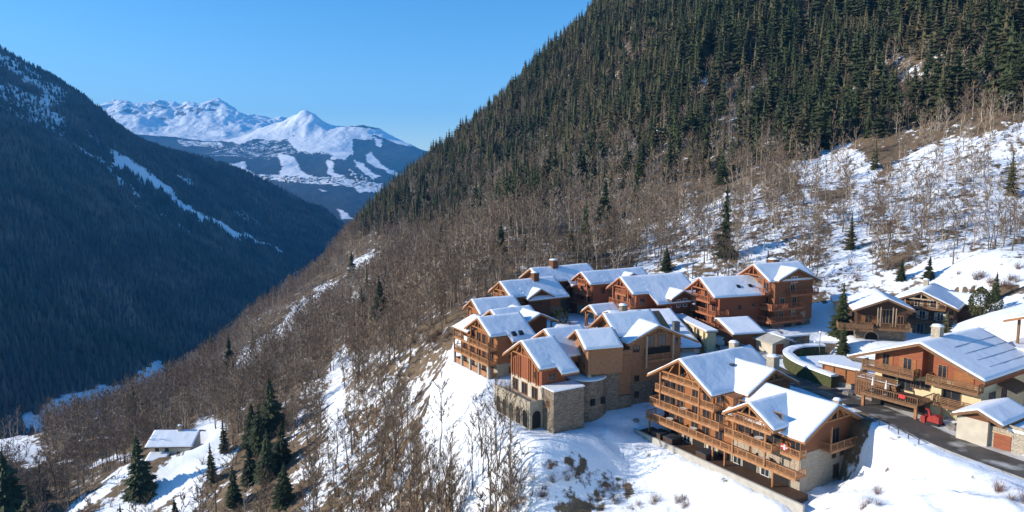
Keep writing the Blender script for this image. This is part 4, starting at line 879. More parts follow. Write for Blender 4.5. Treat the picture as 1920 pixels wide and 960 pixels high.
# garage annex below L
CH['GA'] = (61.6, 81.6, -34.0, 33)
o = chalet('GA', 'garage', 'stone double garage with red timber doors by the road at the right edge', 'garage')
wall(o, .4, 10, -9, 6.5, -3, 2.7, mt='stone_light'); wall(o, -.2, .4, 2.9, 6.5, -3, 3.2, mt='plaster', name='rendered_wall')
s_ = MB(); s_.box(.3, 10.1, -9.1, 1.0, 2.703, 3.0); s_.build('terrace_snow', M['snow'], o)
roof(o, 'X', 4.0, 4.6, .42, -.8, 8, 3.0, 3.0, beam='beam_dark', snow=.2, seed=72); wall(o, -.18, 7, 2.9, 6.5, 3.203, ax='X', c=4.0, h=4.6, m=.42, mt='wood_brown', name='gable_wall')
q = MB(); q.box(.33, .397, -4.4, -1.6, -.4, 1.9); q.build('garage_door', M['wood_red'], o); q = MB(); q.box(.33, .397, .5, 2.4, -.1, 2.0); q.build('garage_door', M['wood_red'], o)
q = MB(); q.box(.30, .394, -4.6, -1.4, 1.903, 2.12); q.box(.3, .394, .3, 2.6, 2.003, 2.2); q.build('lintel', M['beam_pale'], o)
q = MB(); q.box(.4, 10, -9.05, -8.75, 3.0, 3.6); q.box(.42, .7, -8.7, .9, 2.95, 3.4); q.build('parapet', M['stone_light'], o)

# K pavilion
o = chalet('K', 'car_shelter', 'open timber car shelter with posts and a snowy roof at the right edge', 'shelter')
roof(o, 'X', 4, 5.4, .36, -1.2, 8, 5.6, 5.6, seed=74, beam='beam')
for x_ in (0.2, 6.5):
    for y_ in (0.2, 4, 8): q = MB(); q.bar((x_, y_, -1.5), (x_, y_, 3.7), .32); q.build('post', M['beam_dark'], o)
wall(o, -3, 8, -1, 9, -4, -.4, mt='render', name='plinth'); s_ = MB(); s_.box(-3.1, 8.1, -1.1, 9.1, -.397, -.15); s_.build('plinth_snow', M['snow'], o)

# HS house down in the valley
o = chalet('HS', 'house', 'isolated white-roofed house in the clearing at the lower left below the hamlet', 'house', group=None)
wall(o, 0, 12, 0, 8, -5, ax='X', c=5.5, h=6.6, m=.42, mt='plaster'); roof(o, 'X', 5.5, 6.6, .42, -1.2, 13.4, 6.8, 3.8, seed=76, beam='beam_dark')
wall(o, .5, 5.5, -3.2, -.003, -5, .4, mt='wood_brown', name='annex'); roof(o, 'X', -.2, 1.7, .35, -.2, 6.2, 3.6, .15, seed=77, beam='beam_dark')
chimney(o, 7, 5.2, 5, 8.2, .9)
for x_ in (2, 5, 8.5, 10.6): window(o, 'y', 0, x_, 1.9 if x_ < 6 else .6, 1.0, 1.1, 'beam_dark')
balcony(o, 'y', 0, 5.8, 11.8, -.6, 1.3, mt='beam_dark', panel='h')
# ================================================================== TREES
def conifer_mesh(seed, h=14.0, Rr=2.6, tiers=16, nb=9, detail=True):
    r = random.Random(seed); V = []; F = []
    def tri(a, b, c): i = len(V); V.extend((a, b, c)); F.append((i, i + 1, i + 2))
    lop = r.uniform(.85, 1.15); a0 = r.uniform(0, 6.3)
    for t in range(tiers):
        u = (t + r.uniform(-.25, .25)) / tiers; u = min(max(u, 0), .985); z = h * (.08 + .9 * u)
        rad = Rr * ((1 - u) ** .8) * r.uniform(.78, 1.12); k = max(4, int(nb * (1 - .55 * u)))
        if u > .3 and r.random() < .08: continue
        for b in range(k):
            a = 6.283 * (b + r.uniform(-.35, .35)) / k + t * 2.4; L = rad * r.uniform(.65, 1.2) * (1 + .18 * math.cos(a - a0) * lop)
            dz = -L * r.uniform(.18, .45) + .1; ca, sa = math.cos(a), math.sin(a); w = L * r.uniform(.2, .32)
            P = lambda q, s, zz: (ca * q * L - sa * s, sa * q * L + ca * s, z + zz)
            root = P(.05, 0, .15); tip = P(1, 0, dz); m1 = P(.55, w, dz * .6 - .22 * L * .5); m2 = P(.55, -w, dz * .6 - .22 * L * .5); mid = P(.6, 0, dz * .45 + .1)
            tri(root, m1, mid); tri(root, mid, m2); tri(mid, m1, tip); tri(mid, tip, m2)
            if detail:
                for s in (1, -1):
                    tri(P(.35, s * w * .5, dz * .3), P(.62, s * w * 1.5, dz * .7 - .25), P(.62, s * w * .4, dz * .6)); tri(P(.65, s * w * .3, dz * .6), P(.92, s * w * 1.05, dz * .95 - .2), P(.85, 0, dz * .85))
                    tri(P(.3, s * w * .2, dz * .3), P(.5, s * w * .5, dz * .5 - .55), P(.7, 0, dz * .6))
    n = 7
    for i in range(n):
        a, b = 6.283 * i / n, 6.283 * (i + 1) / n; q = Rr * .34
        tri((q * math.cos(a), q * math.sin(a), h * .12), (q * math.cos(b), q * math.sin(b), h * .12), (0, 0, h * 1.0))
    return np.array(V), np.array(F)
def tube(V, F, p, q, r0, r1, n=4):
    p = Vector(p); q = Vector(q); d = (q - p).normalized(); a = d.cross(Vector((.3, .9, .2))).normalized(); b = d.cross(a); i0 = len(V)
    for c, rr in ((p, r0), (q, r1)):
        for i in range(n): t = 6.283 * i / n; V.append(tuple(c + (a * math.cos(t) + b * math.sin(t)) * rr))
    for i in range(n):
        j = (i + 1) % n; F.append((i0 + i, i0 + j, i0 + n + j)); F.append((i0 + i, i0 + n + j, i0 + n + i))
def bare_mesh(seed, h=10.0, stems=1, limbs=11, twigs=9, sub=7, tw=.034, spread=.26, n=4, lean=.08, lo=.28):
    r = random.Random(seed); V = []; F = []; TV = []; TF = []
    def sliver(p, q, w):
        d = (q - p); s = d.cross(Vector((r.uniform(-1, 1), r.uniform(-1, 1), r.uniform(-.3, .3)))).normalized() * w; i = len(TV)
        TV.extend((tuple(p - s), tuple(p + s), tuple(q))); TF.append((i, i + 1, i + 2))
    for s in range(stems):
        off = Vector((r.uniform(-.7, .7), r.uniform(-.7, .7), 0)) if stems > 1 else Vector((0, 0, 0)); H = h * r.uniform(.78, 1.0) if stems > 1 else h
        ln = Vector((r.uniform(-lean, lean) + off.x * .1, r.uniform(-lean, lean) + off.y * .1, 1)); pts = [off + Vector((0, 0, -.4))]
        for k in range(1, 7): pts.append(off + Vector((ln.x * H * k / 6 + r.uniform(-.15, .15), ln.y * H * k / 6 + r.uniform(-.15, .15), H * k / 6)))
        R0 = .014 * H * (.8 if stems > 1 else 1.05)
        for k in range(6): tube(V, F, pts[k], pts[k + 1], R0 * (1 - k / 6.4), R0 * (1 - (k + 1) / 6.4), n)
        for l in range(limbs):
            u = lo + (.97 - lo) * (l + r.random()) / limbs; k = min(int(u * 6), 5); p = pts[k].lerp(pts[k + 1], u * 6 - k)
            a = l * 2.4 + r.uniform(-.5, .5); L = H * spread * (1.15 - .75 * u) * r.uniform(.7, 1.25); el = r.uniform(.5, 1.1)
            d = Vector((math.cos(a) * math.cos(el), math.sin(a) * math.cos(el), math.sin(el))); m = p + d * L * .5; q = m + (d + Vector((0, 0, .35))).normalized() * L * .6
            tube(V, F, p, m, R0 * .32 * (1.1 - u), R0 * .2 * (1.1 - u), 3); tube(V, F, m, q, R0 * .2 * (1.1 - u), R0 * .06, 3)
            for t in range(twigs):
                v = .25 + .75 * (t + r.random()) / twigs; b = (p.lerp(m, v * 2) if v < .5 else m.lerp(q, v * 2 - 1)); dd = (d + Vector((r.uniform(-.9, .9), r.uniform(-.9, .9), r.uniform(-.1, .8)))).normalized()
                e = b + dd * L * r.uniform(.22, .42); sliver(b, e, tw)
                for _ in range(sub):
                    x = b.lerp(e, r.uniform(.3, 1)); sliver(x, x + (dd + Vector((r.uniform(-.8, .8), r.uniform(-.8, .8), r.uniform(-.4, .6)))).normalized() * L * r.uniform(.12, .26), tw * .62)
        for _ in range(8):
            b = pts[-1]; sliver(b + Vector((0, 0, -.6)), b + Vector((r.uniform(-.5, .5), r.uniform(-.5, .5), r.uniform(.2, .9))), tw)
    return (np.array(V), np.array(F)), (np.array(TV), np.array(TF))
# prototypes
CON = []
for i, (t_, nb, Rr) in enumerate(((17, 12, 3.6), (19, 11, 3.0), (15, 13, 4.0), (18, 11, 3.3), (16, 10, 2.7))):
    V, F = conifer_mesh(100 + i, 14, Rr, t_, nb); tv, tf = [], []; tube(tv, tf, (0, 0, -1), (0, 0, 12.5), .24, .04, 6)
    CON.append((npmesh('trunk', np.array(tv), np.array(tf), M['bark']), npmesh('crown', V, F, M['needle2'] if i in (3,) else M['needle'])))
BIG = []
for i in range(3):
    V, F = conifer_mesh(140 + i, 14, (2.9, 2.5, 3.1)[i], 30, 14); tv, tf = [], []; tube(tv, tf, (0, 0, -1), (0, 0, 13), .26, .03, 7)
    BIG.append((npmesh('trunk', np.array(tv), np.array(tf), M['bark']), npmesh('crown', V, F, M['needle'])))
THIN = []
V, F = conifer_mesh(171, 14, 2.7, 22, 8); tv, tf = [], []; tube(tv, tf, (0, 0, -1), (0, 0, 13.6), .2, .03, 6)
THIN.append((npmesh('trunk', np.array(tv), np.array(tf), M['bark_pale']), npmesh('crown', V, F, M['needle2'])))
BARE = []
for i, kw in enumerate((dict(stems=1, limbs=14, twigs=11), dict(stems=2, limbs=11, twigs=10), dict(stems=1, limbs=15, spread=.34, twigs=11), dict(stems=3, limbs=7, spread=.22), dict(stems=1, limbs=10, spread=.22, lo=.45), dict(stems=2, limbs=10, spread=.3, lo=.2))):
    a, b = bare_mesh(200 + i, 10, **kw)
    BARE.append((npmesh('trunk', a[0], a[1], M['bark_pale' if i in (4, 2) else 'bark']), npmesh('crown', b[0], b[1], M['twig_pale' if i == 4 else 'twig'])))
def tree(kind, meshes, loc, s, rz, name, label, group=None, sxy=1.0):
    o = thing(name, label, 'tree', loc, rz, group); o.scale = (s * sxy, s * sxy, s)
    for nm, me in zip(('trunk', 'crown'), meshes): link(nm, me, o)
    return o
# stand-alone conifers read off the photograph: base px, py, height px, label
LONE = [(1135, 412, 78, 0, 'tall dark conifer rising above the bare thicket in the middle of the slope'), (940, 492, 80, 1, 'dark conifer among bare trees behind the left end of the hamlet'),
        (828, 482, 64, 1, 'dark conifer standing alone on the slope left of the tall thicket conifer'), (712, 600, 82, 0, 'broad dark conifer alone on the brown slope left of the hamlet'),
        (508, 812, 112, 0, 'large dark spruce in the lower left group, the tallest of it'), (474, 836, 88, 2, 'dark spruce leaning against the tallest one in the lower left group'),
        (503, 900, 104, 1, 'olive green spruce in front of the lower left group'), (438, 950, 84, 1, 'olive spruce at the foot of the lower left group'), (487, 850, 96, 1, 'mid-sized dark spruce at the left side of the lower left group'), (530, 872, 88, 0, 'dark spruce at the right side of the lower left group'), (468, 905, 80, 0, 'olive spruce low on the left flank of the lower left group'), (535, 945, 84, 2, 'shorter spruce below the lower left group'), (262, 936, 128, 0, 'dark full spruce in front of the isolated white-roofed house'),
        (14, 985, 150, 2, 'dark spruce cut by the lower left corner of the view'), (660, 522, 52, 0, 'small conifer at the foot of the forested spur above the brown slope'), (200, 790, 22, 0, 'tiny dark conifer on the skyline of the lower left spur'),
        (396, 905, 82, 3, 'thin brownish conifer between the white-roofed house and the spruce group'), (328, 975, 48, 1, 'young conifer at the bottom edge below the clearing'), (420, 850, 70, 3, 'slender conifer on the snow streak right of the white-roofed house'),
        (1578, 632, 108, 1, 'dark narrow spruce on the shaded snow right of the tallest chalet'), (1894, 368, 86, 3, 'thin conifer at the right edge of the open snow slope'), (1640, 318, 62, 3, 'thin conifer among bare trees above the open snow slope'),
        (1742, 524, 46, 0, 'dark conifer above the dark chalets at the foot of the open slope'), (1690, 526, 44, 1, 'small dark conifer in the scrub above the low snowy shed'), (1595, 470, 74, 3, 'greenish conifer in the bare wood above the low snowy shed'),
        (1250, 508, 50, 2, 'low dark conifer directly behind the back row of chalets'), (1352, 345, 60, 2, 'dark conifer clump at the lower edge of the upper forest'), (1200, 330, 60, 1, 'dark conifer at the lower forest edge left of the snow gap'),
        (1440, 500, 34, 3, 'short conifer directly behind the tallest chalet'), (985, 470, 46, 3, 'olive conifer on the slope right above the highest left chalet'), (1070, 470, 50, 1, 'narrow conifer in the brush above the back chalets')]
lone_xy = []
for px, py, hp, v, lab in LONE:
    q = hit(px, min(py, 1050), 60)
    if q is None: q = at(px, py, 330)
    d = q[1] * CP - q[2] * SP; s = hp * d / FPX / 14
    tree('c', (THIN[0] if v == 3 else BIG[v]), (q[0], q[1], q[2] - .3), s, random.uniform(0, 6), 'conifer', lab, sxy=(1.4 if v != 3 else 1.0) * random.uniform(.9, 1.05)); lone_xy.append(q[:2])

# ---- mass placement
sp = 3.7
gx, gy = np.meshgrid(np.arange(-360, 600, sp), np.arange(60, 1050, sp)); gx = (gx + rng.uniform(-.48, .48, gx.shape) * sp).ravel(); gy = (gy + rng.uniform(-.48, .48, gy.shape) * sp).ravel()
gz = Hq(gx, gy); px, py, dd = proj(gx, gy, gz)
ok = (px > -120) & (px < 2040) & (py > -170) & (py < 1120) & (dd > 40)
gx, gy, gz, px, py, dd = [k[ok] for k in (gx, gy, gz, px, py, dd)]
vis = np.ones(len(gx), bool)
for t in np.linspace(.15, .985, 60): vis &= Hq(gx * t, gy * t) < (gz + 12) * t + .5
gx, gy, gz, px, py, dd = [k[vis] for k in (gx, gy, gz, px, py, dd)]
n = len(gx); jx = px + fbm(px / 30, py / 30, 3, 201) * 50; jy = py + fbm(px / 30, py / 30, 3, 202) * 40
pc = np.zeros(n); pb = np.zeros(n)
def z(poly, c=None, b=None):
    k = inpoly(jx, jy, poly)
    if c is not None: pc[k] = c
    if b is not None: pb[k] = b
z([(-200, 1200), (-200, 800), (350, 640), (460, 560), (640, 420), (860, 380), (1000, 330), (1200, 300), (1500, 290), (1560, 400), (1540, 520), (1250, 500), (960, 540), (830, 610), (800, 720), (860, 820), (930, 900), (980, 1200)], .004, .8)
z([(1050, 320), (1500, 290), (1560, 400), (1545, 545), (1200, 505), (960, 520), (1000, 420)], .004, .75)
z([(540, 1200), (560, 700), (650, 640), (820, 640), (790, 740), (880, 800), (950, 880), (970, 1200)], .0, .78)
z([(790, 640), (830, 600), (850, 700), (900, 780), (940, 860), (960, 960), (840, 900), (780, 760)], 0, .5)
z([(1180, 440), (1560, 380), (1560, 560), (1180, 500)], .003, .8)
z([(1500, 330), (1700, 230), (2100, 130), (2100, 560), (1600, 560)], .002, .5)
z([(1540, 430), (1680, 340), (1780, 420), (1760, 520), (1640, 560), (1540, 540)], .003, .8)
z([(1000, -300), (2200, -300), (2200, 120), (1920, 140), (1700, 180), (1500, 190), (1330, 200), (1200, 240), (1080, 290), (960, 330), (850, 370), (740, 410), (640, 435), (600, 460), (600, 380), (850, 200)], .80, .12)
z([(640, 445), (740, 410), (850, 370), (960, 330), (1080, 290), (1200, 240), (1330, 200), (1500, 190), (1560, 280), (1400, 330), (1200, 350), (1060, 390), (900, 430), (780, 450)], .20, .62)
z([(1230, 240), (1330, 130), (1480, 140), (1560, 180), (1500, 300), (1330, 330), (1200, 310)], .22, .62)
z([(1500, 180), (1700, 100), (1920, 60), (2200, 40), (2200, 170), (1700, 240), (1560, 280)], .28, .52)
z([(1000, 300), (1200, 240), (1300, 330), (1180, 360), (1020, 400), (880, 430)], .22, .62)
z([(660, 430), (860, 330), (940, 340), (860, 400), (760, 440)], .55, .35)
z([(1440, 60), (1560, 60), (1620, 120), (1600, 240), (1500, 290), (1440, 240)], .62, .25)
z([(1490, -50), (1540, -50), (1540, 60), (1510, 130), (1480, 110)], .12, .15)
for pts, wd in (([(705, 485), (650, 520), (560, 590), (500, 640), (430, 700)], 15), ([(640, 680), (622, 760), (640, 860)], 20), ([(390, 820), (372, 870), (300, 915), (240, 960), (200, 1000)], 34), ([(250, 850), (140, 870)], 8), ([(140, 960), (230, 890)], 12)):
    d, _ = pldist(px, py, pts); k = d < wd; pb[k] *= .12; pc[k] *= .3
hx, hy = proj(*[np.array([k]) for k in loc2w('HS', 6, 4, 0)])[:2]
k = np.hypot(gx - CH['HS'][0] - 6, gy - CH['HS'][1] - 3) < 13; pb[k] = 0; pc[k] = 0
k = (px > 255) & (px < 400) & (py > 805) & (py < 985) & (dd < 235); pb[k] *= .1; pc[k] = 0
k = (px < 80) & (py > 790) & (py < 880); pb[k] *= .08; pc[k] = 0
k = inpoly(gx, gy, [(-24, 158), (-19, 125), (-7, 107), (1, 97), (9, 84), (22, 64), (40, 50), (160, 40), (160, 118), (112, 152), (84, 164), (66, 166), (40, 166), (34, 184), (8, 186), (-14, 176)]); pb[k] = 0; pc[k] = 0
gap = sstep(-.16, .10, fbm(gx / 26, gy / 26, 3, 222)); pc = pc * (.62 + .36 * gap); pb = np.where(pc > .2, pb + .25 * (1 - gap), pb * (.6 + .5 * sstep(-.2, .1, fbm(gx / 18, gy / 18, 3, 223))))
u = rng.random(n); isc = u < pc; isb = (~isc) & (u < pc + pb)
for x_, y_ in lone_xy: L_ = math.hypot(x_, y_); ax_ = (x_ * (gx - x_) + y_ * (gy - y_)) / L_; cr_ = (x_ * (gy - y_) - y_ * (gx - x_)) / L_; k = (np.abs(cr_) < 4.2) & (ax_ > -17) & (ax_ < 4.5); isc &= ~k; isb &= ~k
hc = rng.uniform(14, 27, n) * np.where(gx < 100, .8, 1) * (1 + .5 * fbm(gx / 40, gy / 40, 2, 224)) * np.where(rng.random(n) < .2, .6, 1); hb = rng.uniform(7.5, 15, n) * np.where(gx > 60, .8, 1.0)
def split(mask, hh, cap=290):
    idx = np.where(mask)[0]; inview = (px[idx] > -20) & (px[idx] < 1940) & (py[idx] > -20) & (py[idx] < 1010)
    size = hh[idx] / dd[idx] * np.where(inview, 1, .2); o = idx[np.argsort(-size)]; return o[:cap], o[cap:]
def zone_label(px, py, kind):
    if kind == 'c':
        if py < 160 and px > 1780: return 'dark conifer in the top right corner of the forested mountainside', 'conifers of the top right corner'
        if py < 160 and px > 1560: return 'dark conifer in the upper forest just right of the steep snow gully', 'conifers right of the snow gully'
        if py < 160 and px > 1400: return 'dark conifer in the upper forest beside the steep snow gully', 'conifers beside the snow gully'
        if px > 1700: return 'dark conifer at the lower forest edge above the open snow slope', 'conifers above the open snow slope'
        if px > 1480: return 'dark conifer on the wooded slope above the two dark chalets', 'conifers high above the dark chalets'
        if px > 1250: return 'dark conifer among brown trees on the slope high above the tallest chalet', 'conifers above the tallest chalet'
        if px < 700: return 'dark conifer scattered in the brown wood on the lower left slope', 'conifers of the lower left wood'
        return 'dark conifer in the forest climbing the skyline spur', 'conifers of the skyline spur'
    if px > 1700 and py < 330: return 'bare tree along the lower edge of the forest at the right edge', 'bare trees of the right forest edge'
    if px > 1540 and py > 430: return 'bare tree in the scrub directly above the dark chalets', 'bare trees directly above the dark chalets'
    if px > 1540 and py > 330: return 'bare leafless tree on the open snow slope above the dark chalets', 'bare trees of the open snow slope'
    if px > 1250 and py < 400: return 'bare tree on the mixed slope between the conifers and the snowy wood', 'bare trees between conifers and snowy wood'
    if px > 1300 and py < 560: return 'bare tree in the snowy wood right behind the two tallest red-brown chalets', 'bare trees behind the tallest chalets'
    if px > 960 and py < 560: return 'bare leafless tree in the snowy wood behind the back row of chalets', 'bare trees behind the hamlet'
    if px > 540 and py > 620: return 'bare leafless tree on the snowy bank below and left of the stepped chalets', 'bare trees below the hamlet'
    if px <= 240: return 'bare brown tree left of the isolated white-roofed house', 'bare trees left of the white-roofed house'
    if px <= 400 and py > 820: return 'bare brown tree around the clearing of the isolated white-roofed house', 'bare trees around the house clearing'
    if px <= 540: return 'bare brown tree in the thick wood of the lower left slope', 'bare trees of the lower left wood'
    return 'bare brown tree in the wood on the slope left of the hamlet', 'bare trees left of the hamlet'
near_c, far_c = split(isc, hc); near_b, far_b = split(isb, hb, 225)
for i in near_c:
    lab, g = zone_label(px[i], py[i], 'c'); tree('c', CON[random.randrange(5)], (gx[i], gy[i], gz[i] - .3), hc[i] / 14, random.uniform(0, 6.3), 'conifer', lab, g)
for i in near_b:
    lab, g = zone_label(px[i], py[i], 'b'); tree('b', BARE[random.randrange(6)], (gx[i], gy[i], gz[i] - .2), hb[i] / 10, random.uniform(0, 6.3), 'bare_tree', lab, g, sxy=random.uniform(.9, 1.25))
k = 0
for i in range(40):
    q = hit(random.uniform(790, 965) if i < 27 else random.uniform(690, 800), random.uniform(850, 1075), 60)
    if q is None or (q[0] > 6 and q[1] > 88): continue
    tree('b', BARE[(4, 0, 3, 1, 2)[i % 5]], (q[0], q[1], q[2] - .2), random.uniform(1.05, 1.5), random.uniform(0, 6.3), 'bare_tree', 'tall slender bare tree in the stand against the snow at the bottom centre', 'tall bare trees at the bottom centre', sxy=random.uniform(.7, .95)); k += 1
def merge(name, variants, idx, hh, href, mats, label):
    """variants: list of (V,F,matindex); every tree of the far wood in one mesh"""
    Vs, Fs, Ms = [], [], []; base = 0; ch = rng.integers(0, len(variants), len(idx))
    for v, (V, F, mi) in enumerate(variants):
        ii = idx[ch == v]; k = len(ii)
        if k == 0: continue
        a = rng.uniform(0, 6.283, k); s = (hh[ii] / href)[:, None]; w = s * rng.uniform(.8, 1.25, (k, 1)); X = (V[None, :, 0] * np.cos(a)[:, None] - V[None, :, 1] * np.sin(a)[:, None]) * w + gx[ii][:, None]
        Y = (V[None, :, 0] * np.sin(a)[:, None] + V[None, :, 1] * np.cos(a)[:, None]) * w + gy[ii][:, None]; Z = V[None, :, 2] * s + gz[ii][:, None] - .3
        Vs.append(np.stack([X, Y, Z], -1).reshape(-1, 3)); Fs.append((F[None] + (np.arange(k) * len(V))[:, None, None] + base).reshape(-1, 3)); Ms.append(np.tile(mi, k)); base += k * len(V)
    me = npmesh(name, np.concatenate(Vs), np.concatenate(Fs), mats[0])
    for m in mats[1:]: me.materials.append(m)
    me.polygons.foreach_set('material_index', np.concatenate(Ms).astype(np.int32)); o = link(name, me); tag(o, label, 'forest', kind='stuff'); return o
M['needle_far'] = mat('forest_needles', (.036, .046, .017), .85, var=.7, vscale=.13, col2=(.092, .078, .040), c2amt=(.5, .62), c2scale=.045); M['needle_far2'] = mat('forest_needles_olive', (.090, .078, .036), .85, var=.5, vscale=.13)
M['twig_far'] = mat('forest_twigs', (.24, .175, .12), .9, var=.4, vscale=.12, col2=(.20, .135, .09), c2amt=(.48, .6), c2scale=.03); M['twig_far2'] = mat('forest_twigs_pale', (.36, .30, .24), .9, var=.3, vscale=.12)
VC = []
for i in range(7):
    V, F = conifer_mesh(300 + i, 14, (4.0, 3.3, 4.5, 3.7, 3.0, 4.2, 3.5)[i], 11, 9, False); VC.append((V, F, np.full(len(F), 1 if i in (3, 6) else 0)))
VB = []
for i in range(7):
    a, b = bare_mesh(330 + i, 10, stems=1 + i % 2, limbs=9, twigs=6, sub=3, tw=.085, n=3, spread=.30 + .02 * (i % 3)); V = np.concatenate([a[0], b[0]]); F = np.concatenate([a[1], b[1] + len(a[0])])
    VB.append((V, F, np.concatenate([np.full(len(a[1]), 1), np.full(len(b[1]), 1 if i == 5 else 0)])))
merge('conifer_forest', VC, far_c, hc, 14, [M['needle_far'], M['needle_far2']], 'dense conifer forest filling the upper mountainside beyond the nearer trees')
merge('bare_wood', VB, far_b, hb, 10, [M['twig_far'], M['twig_far2']], 'brown leafless wood spread over the middle and far slopes')
print('TREES', len(near_c), len(far_c), len(near_b), len(far_b))
def shrub_mesh(seed, h=1.5, n=90, w=.013):
    r = random.Random(seed); V = []; F = []
    for i in range(n):
        a = r.uniform(0, 6.28); e = r.uniform(.3, 1.4); L = h * r.uniform(.5, 1.1); b = Vector((r.uniform(-.3, .3), r.uniform(-.3, .3), 0)); d = Vector((math.cos(a) * math.cos(e), math.sin(a) * math.cos(e), math.sin(e)))
        q = b + d * L; s = Vector((-d.y, d.x, r.uniform(-.5, .5))).normalized() * w; k = len(V); V += [tuple(b - s), tuple(b + s), tuple(q)]; F.append((k, k + 1, k + 2))
        for _ in range(3):
            x = b.lerp(q, r.uniform(.3, .9)); y = x + (d + Vector((r.uniform(-1, 1), r.uniform(-1, 1), r.uniform(-.3, .8)))).normalized() * L * .35; k = len(V); V += [tuple(x - s * .7), tuple(x + s * .7), tuple(y)]; F.append((k, k + 1, k + 2))
    return np.array(V), np.array(F)
bk = np.where((rng.random(n) < np.clip(pb * 1.1, 0, .75)) & (dd < 420))[0]; bk = bk[:9000]
VS = []
for i in range(4): V, F = shrub_mesh(450 + i, 2.6, 16, .05); VS.append((V, F, np.zeros(len(F), int) + i % 2))
gx = gx + 1.7; gy = gy + 1.2; gz = Hq(gx, gy) + .25
merge('brush', VS, bk, rng.uniform(.5, 1.4, n), 1.0, [M['twig_far'], mat('brush_red', (.20, .12, .08), .9, var=.4, vscale=.2)], 'low brown brush and saplings under the bare woods')
gx = gx - 1.7; gy = gy - 1.2
SHR = [npmesh('shrub', *shrub_mesh(400 + i), M['twig_red' if i % 2 else 'twig']) for i in range(4)]
k = 0
for px0, py0, n_, sprd, lab, g in ((1085, 885, 6, 40, 'reddish leafless shrub on the snow knoll in front of the stepped chalets', 'shrubs on the front knoll'), (1150, 935, 3, 20, 'reddish leafless shrub low on the front snowfield', 'shrubs low on the front snowfield'),
                                (1010, 920, 9, 45, 'brown scrub bush at the bottom edge left of the front snowfield', 'scrub at the bottom edge'), (1285, 945, 4, 20, 'brown dead shrub on the snow in front of the foreground chalet', 'dead shrubs before the foreground chalet'),
                                (1230, 940, 3, 14, 'tiny dry bush on the front snowfield', 'dry bushes on the front snowfield'), (1640, 935, 4, 40, 'dry twigs poking from the snowbank right of the foreground chalet', 'dry twigs in the right snowbank'),
                                (1890, 925, 4, 30, 'dry bush on the snowbank by the bottom right corner', 'dry bushes at the bottom right'), (1080, 625, 8, 26, 'leafless garden bush beside the timber gazebo', 'garden bushes by the gazebo'), (820, 640, 14, 34, 'reddish brush bush at the edge of the brown wood by the left lodge', 'brush by the left lodge'),
                                (870, 545, 18, 40, 'red-brown brush bush behind the small low chalet', 'brush behind the small low chalet'), (1840, 545, 10, 50, 'brown bush on the bare patch above the dark chalets', 'bushes on the bare patch'), (1890, 535, 8, 40, 'brown bush on the bank above the car shelter', 'bushes above the car shelter')):
    for i in range(n_):
        q = hit(px0 + random.gauss(0, sprd * .6), py0 + random.gauss(0, sprd * .35), 58)
        if q is None: continue
        o = link('shrub', SHR[k % 4]); k += 1; o.location = (q[0], q[1], q[2] - .1); o.rotation_euler = (0, 0, random.uniform(0, 6)); s = random.uniform(.6, 1.3) * (1.5 if py0 < 700 else 1); o.scale = (s, s, s * random.uniform(.7, 1)); tag(o, lab, 'shrub', g)
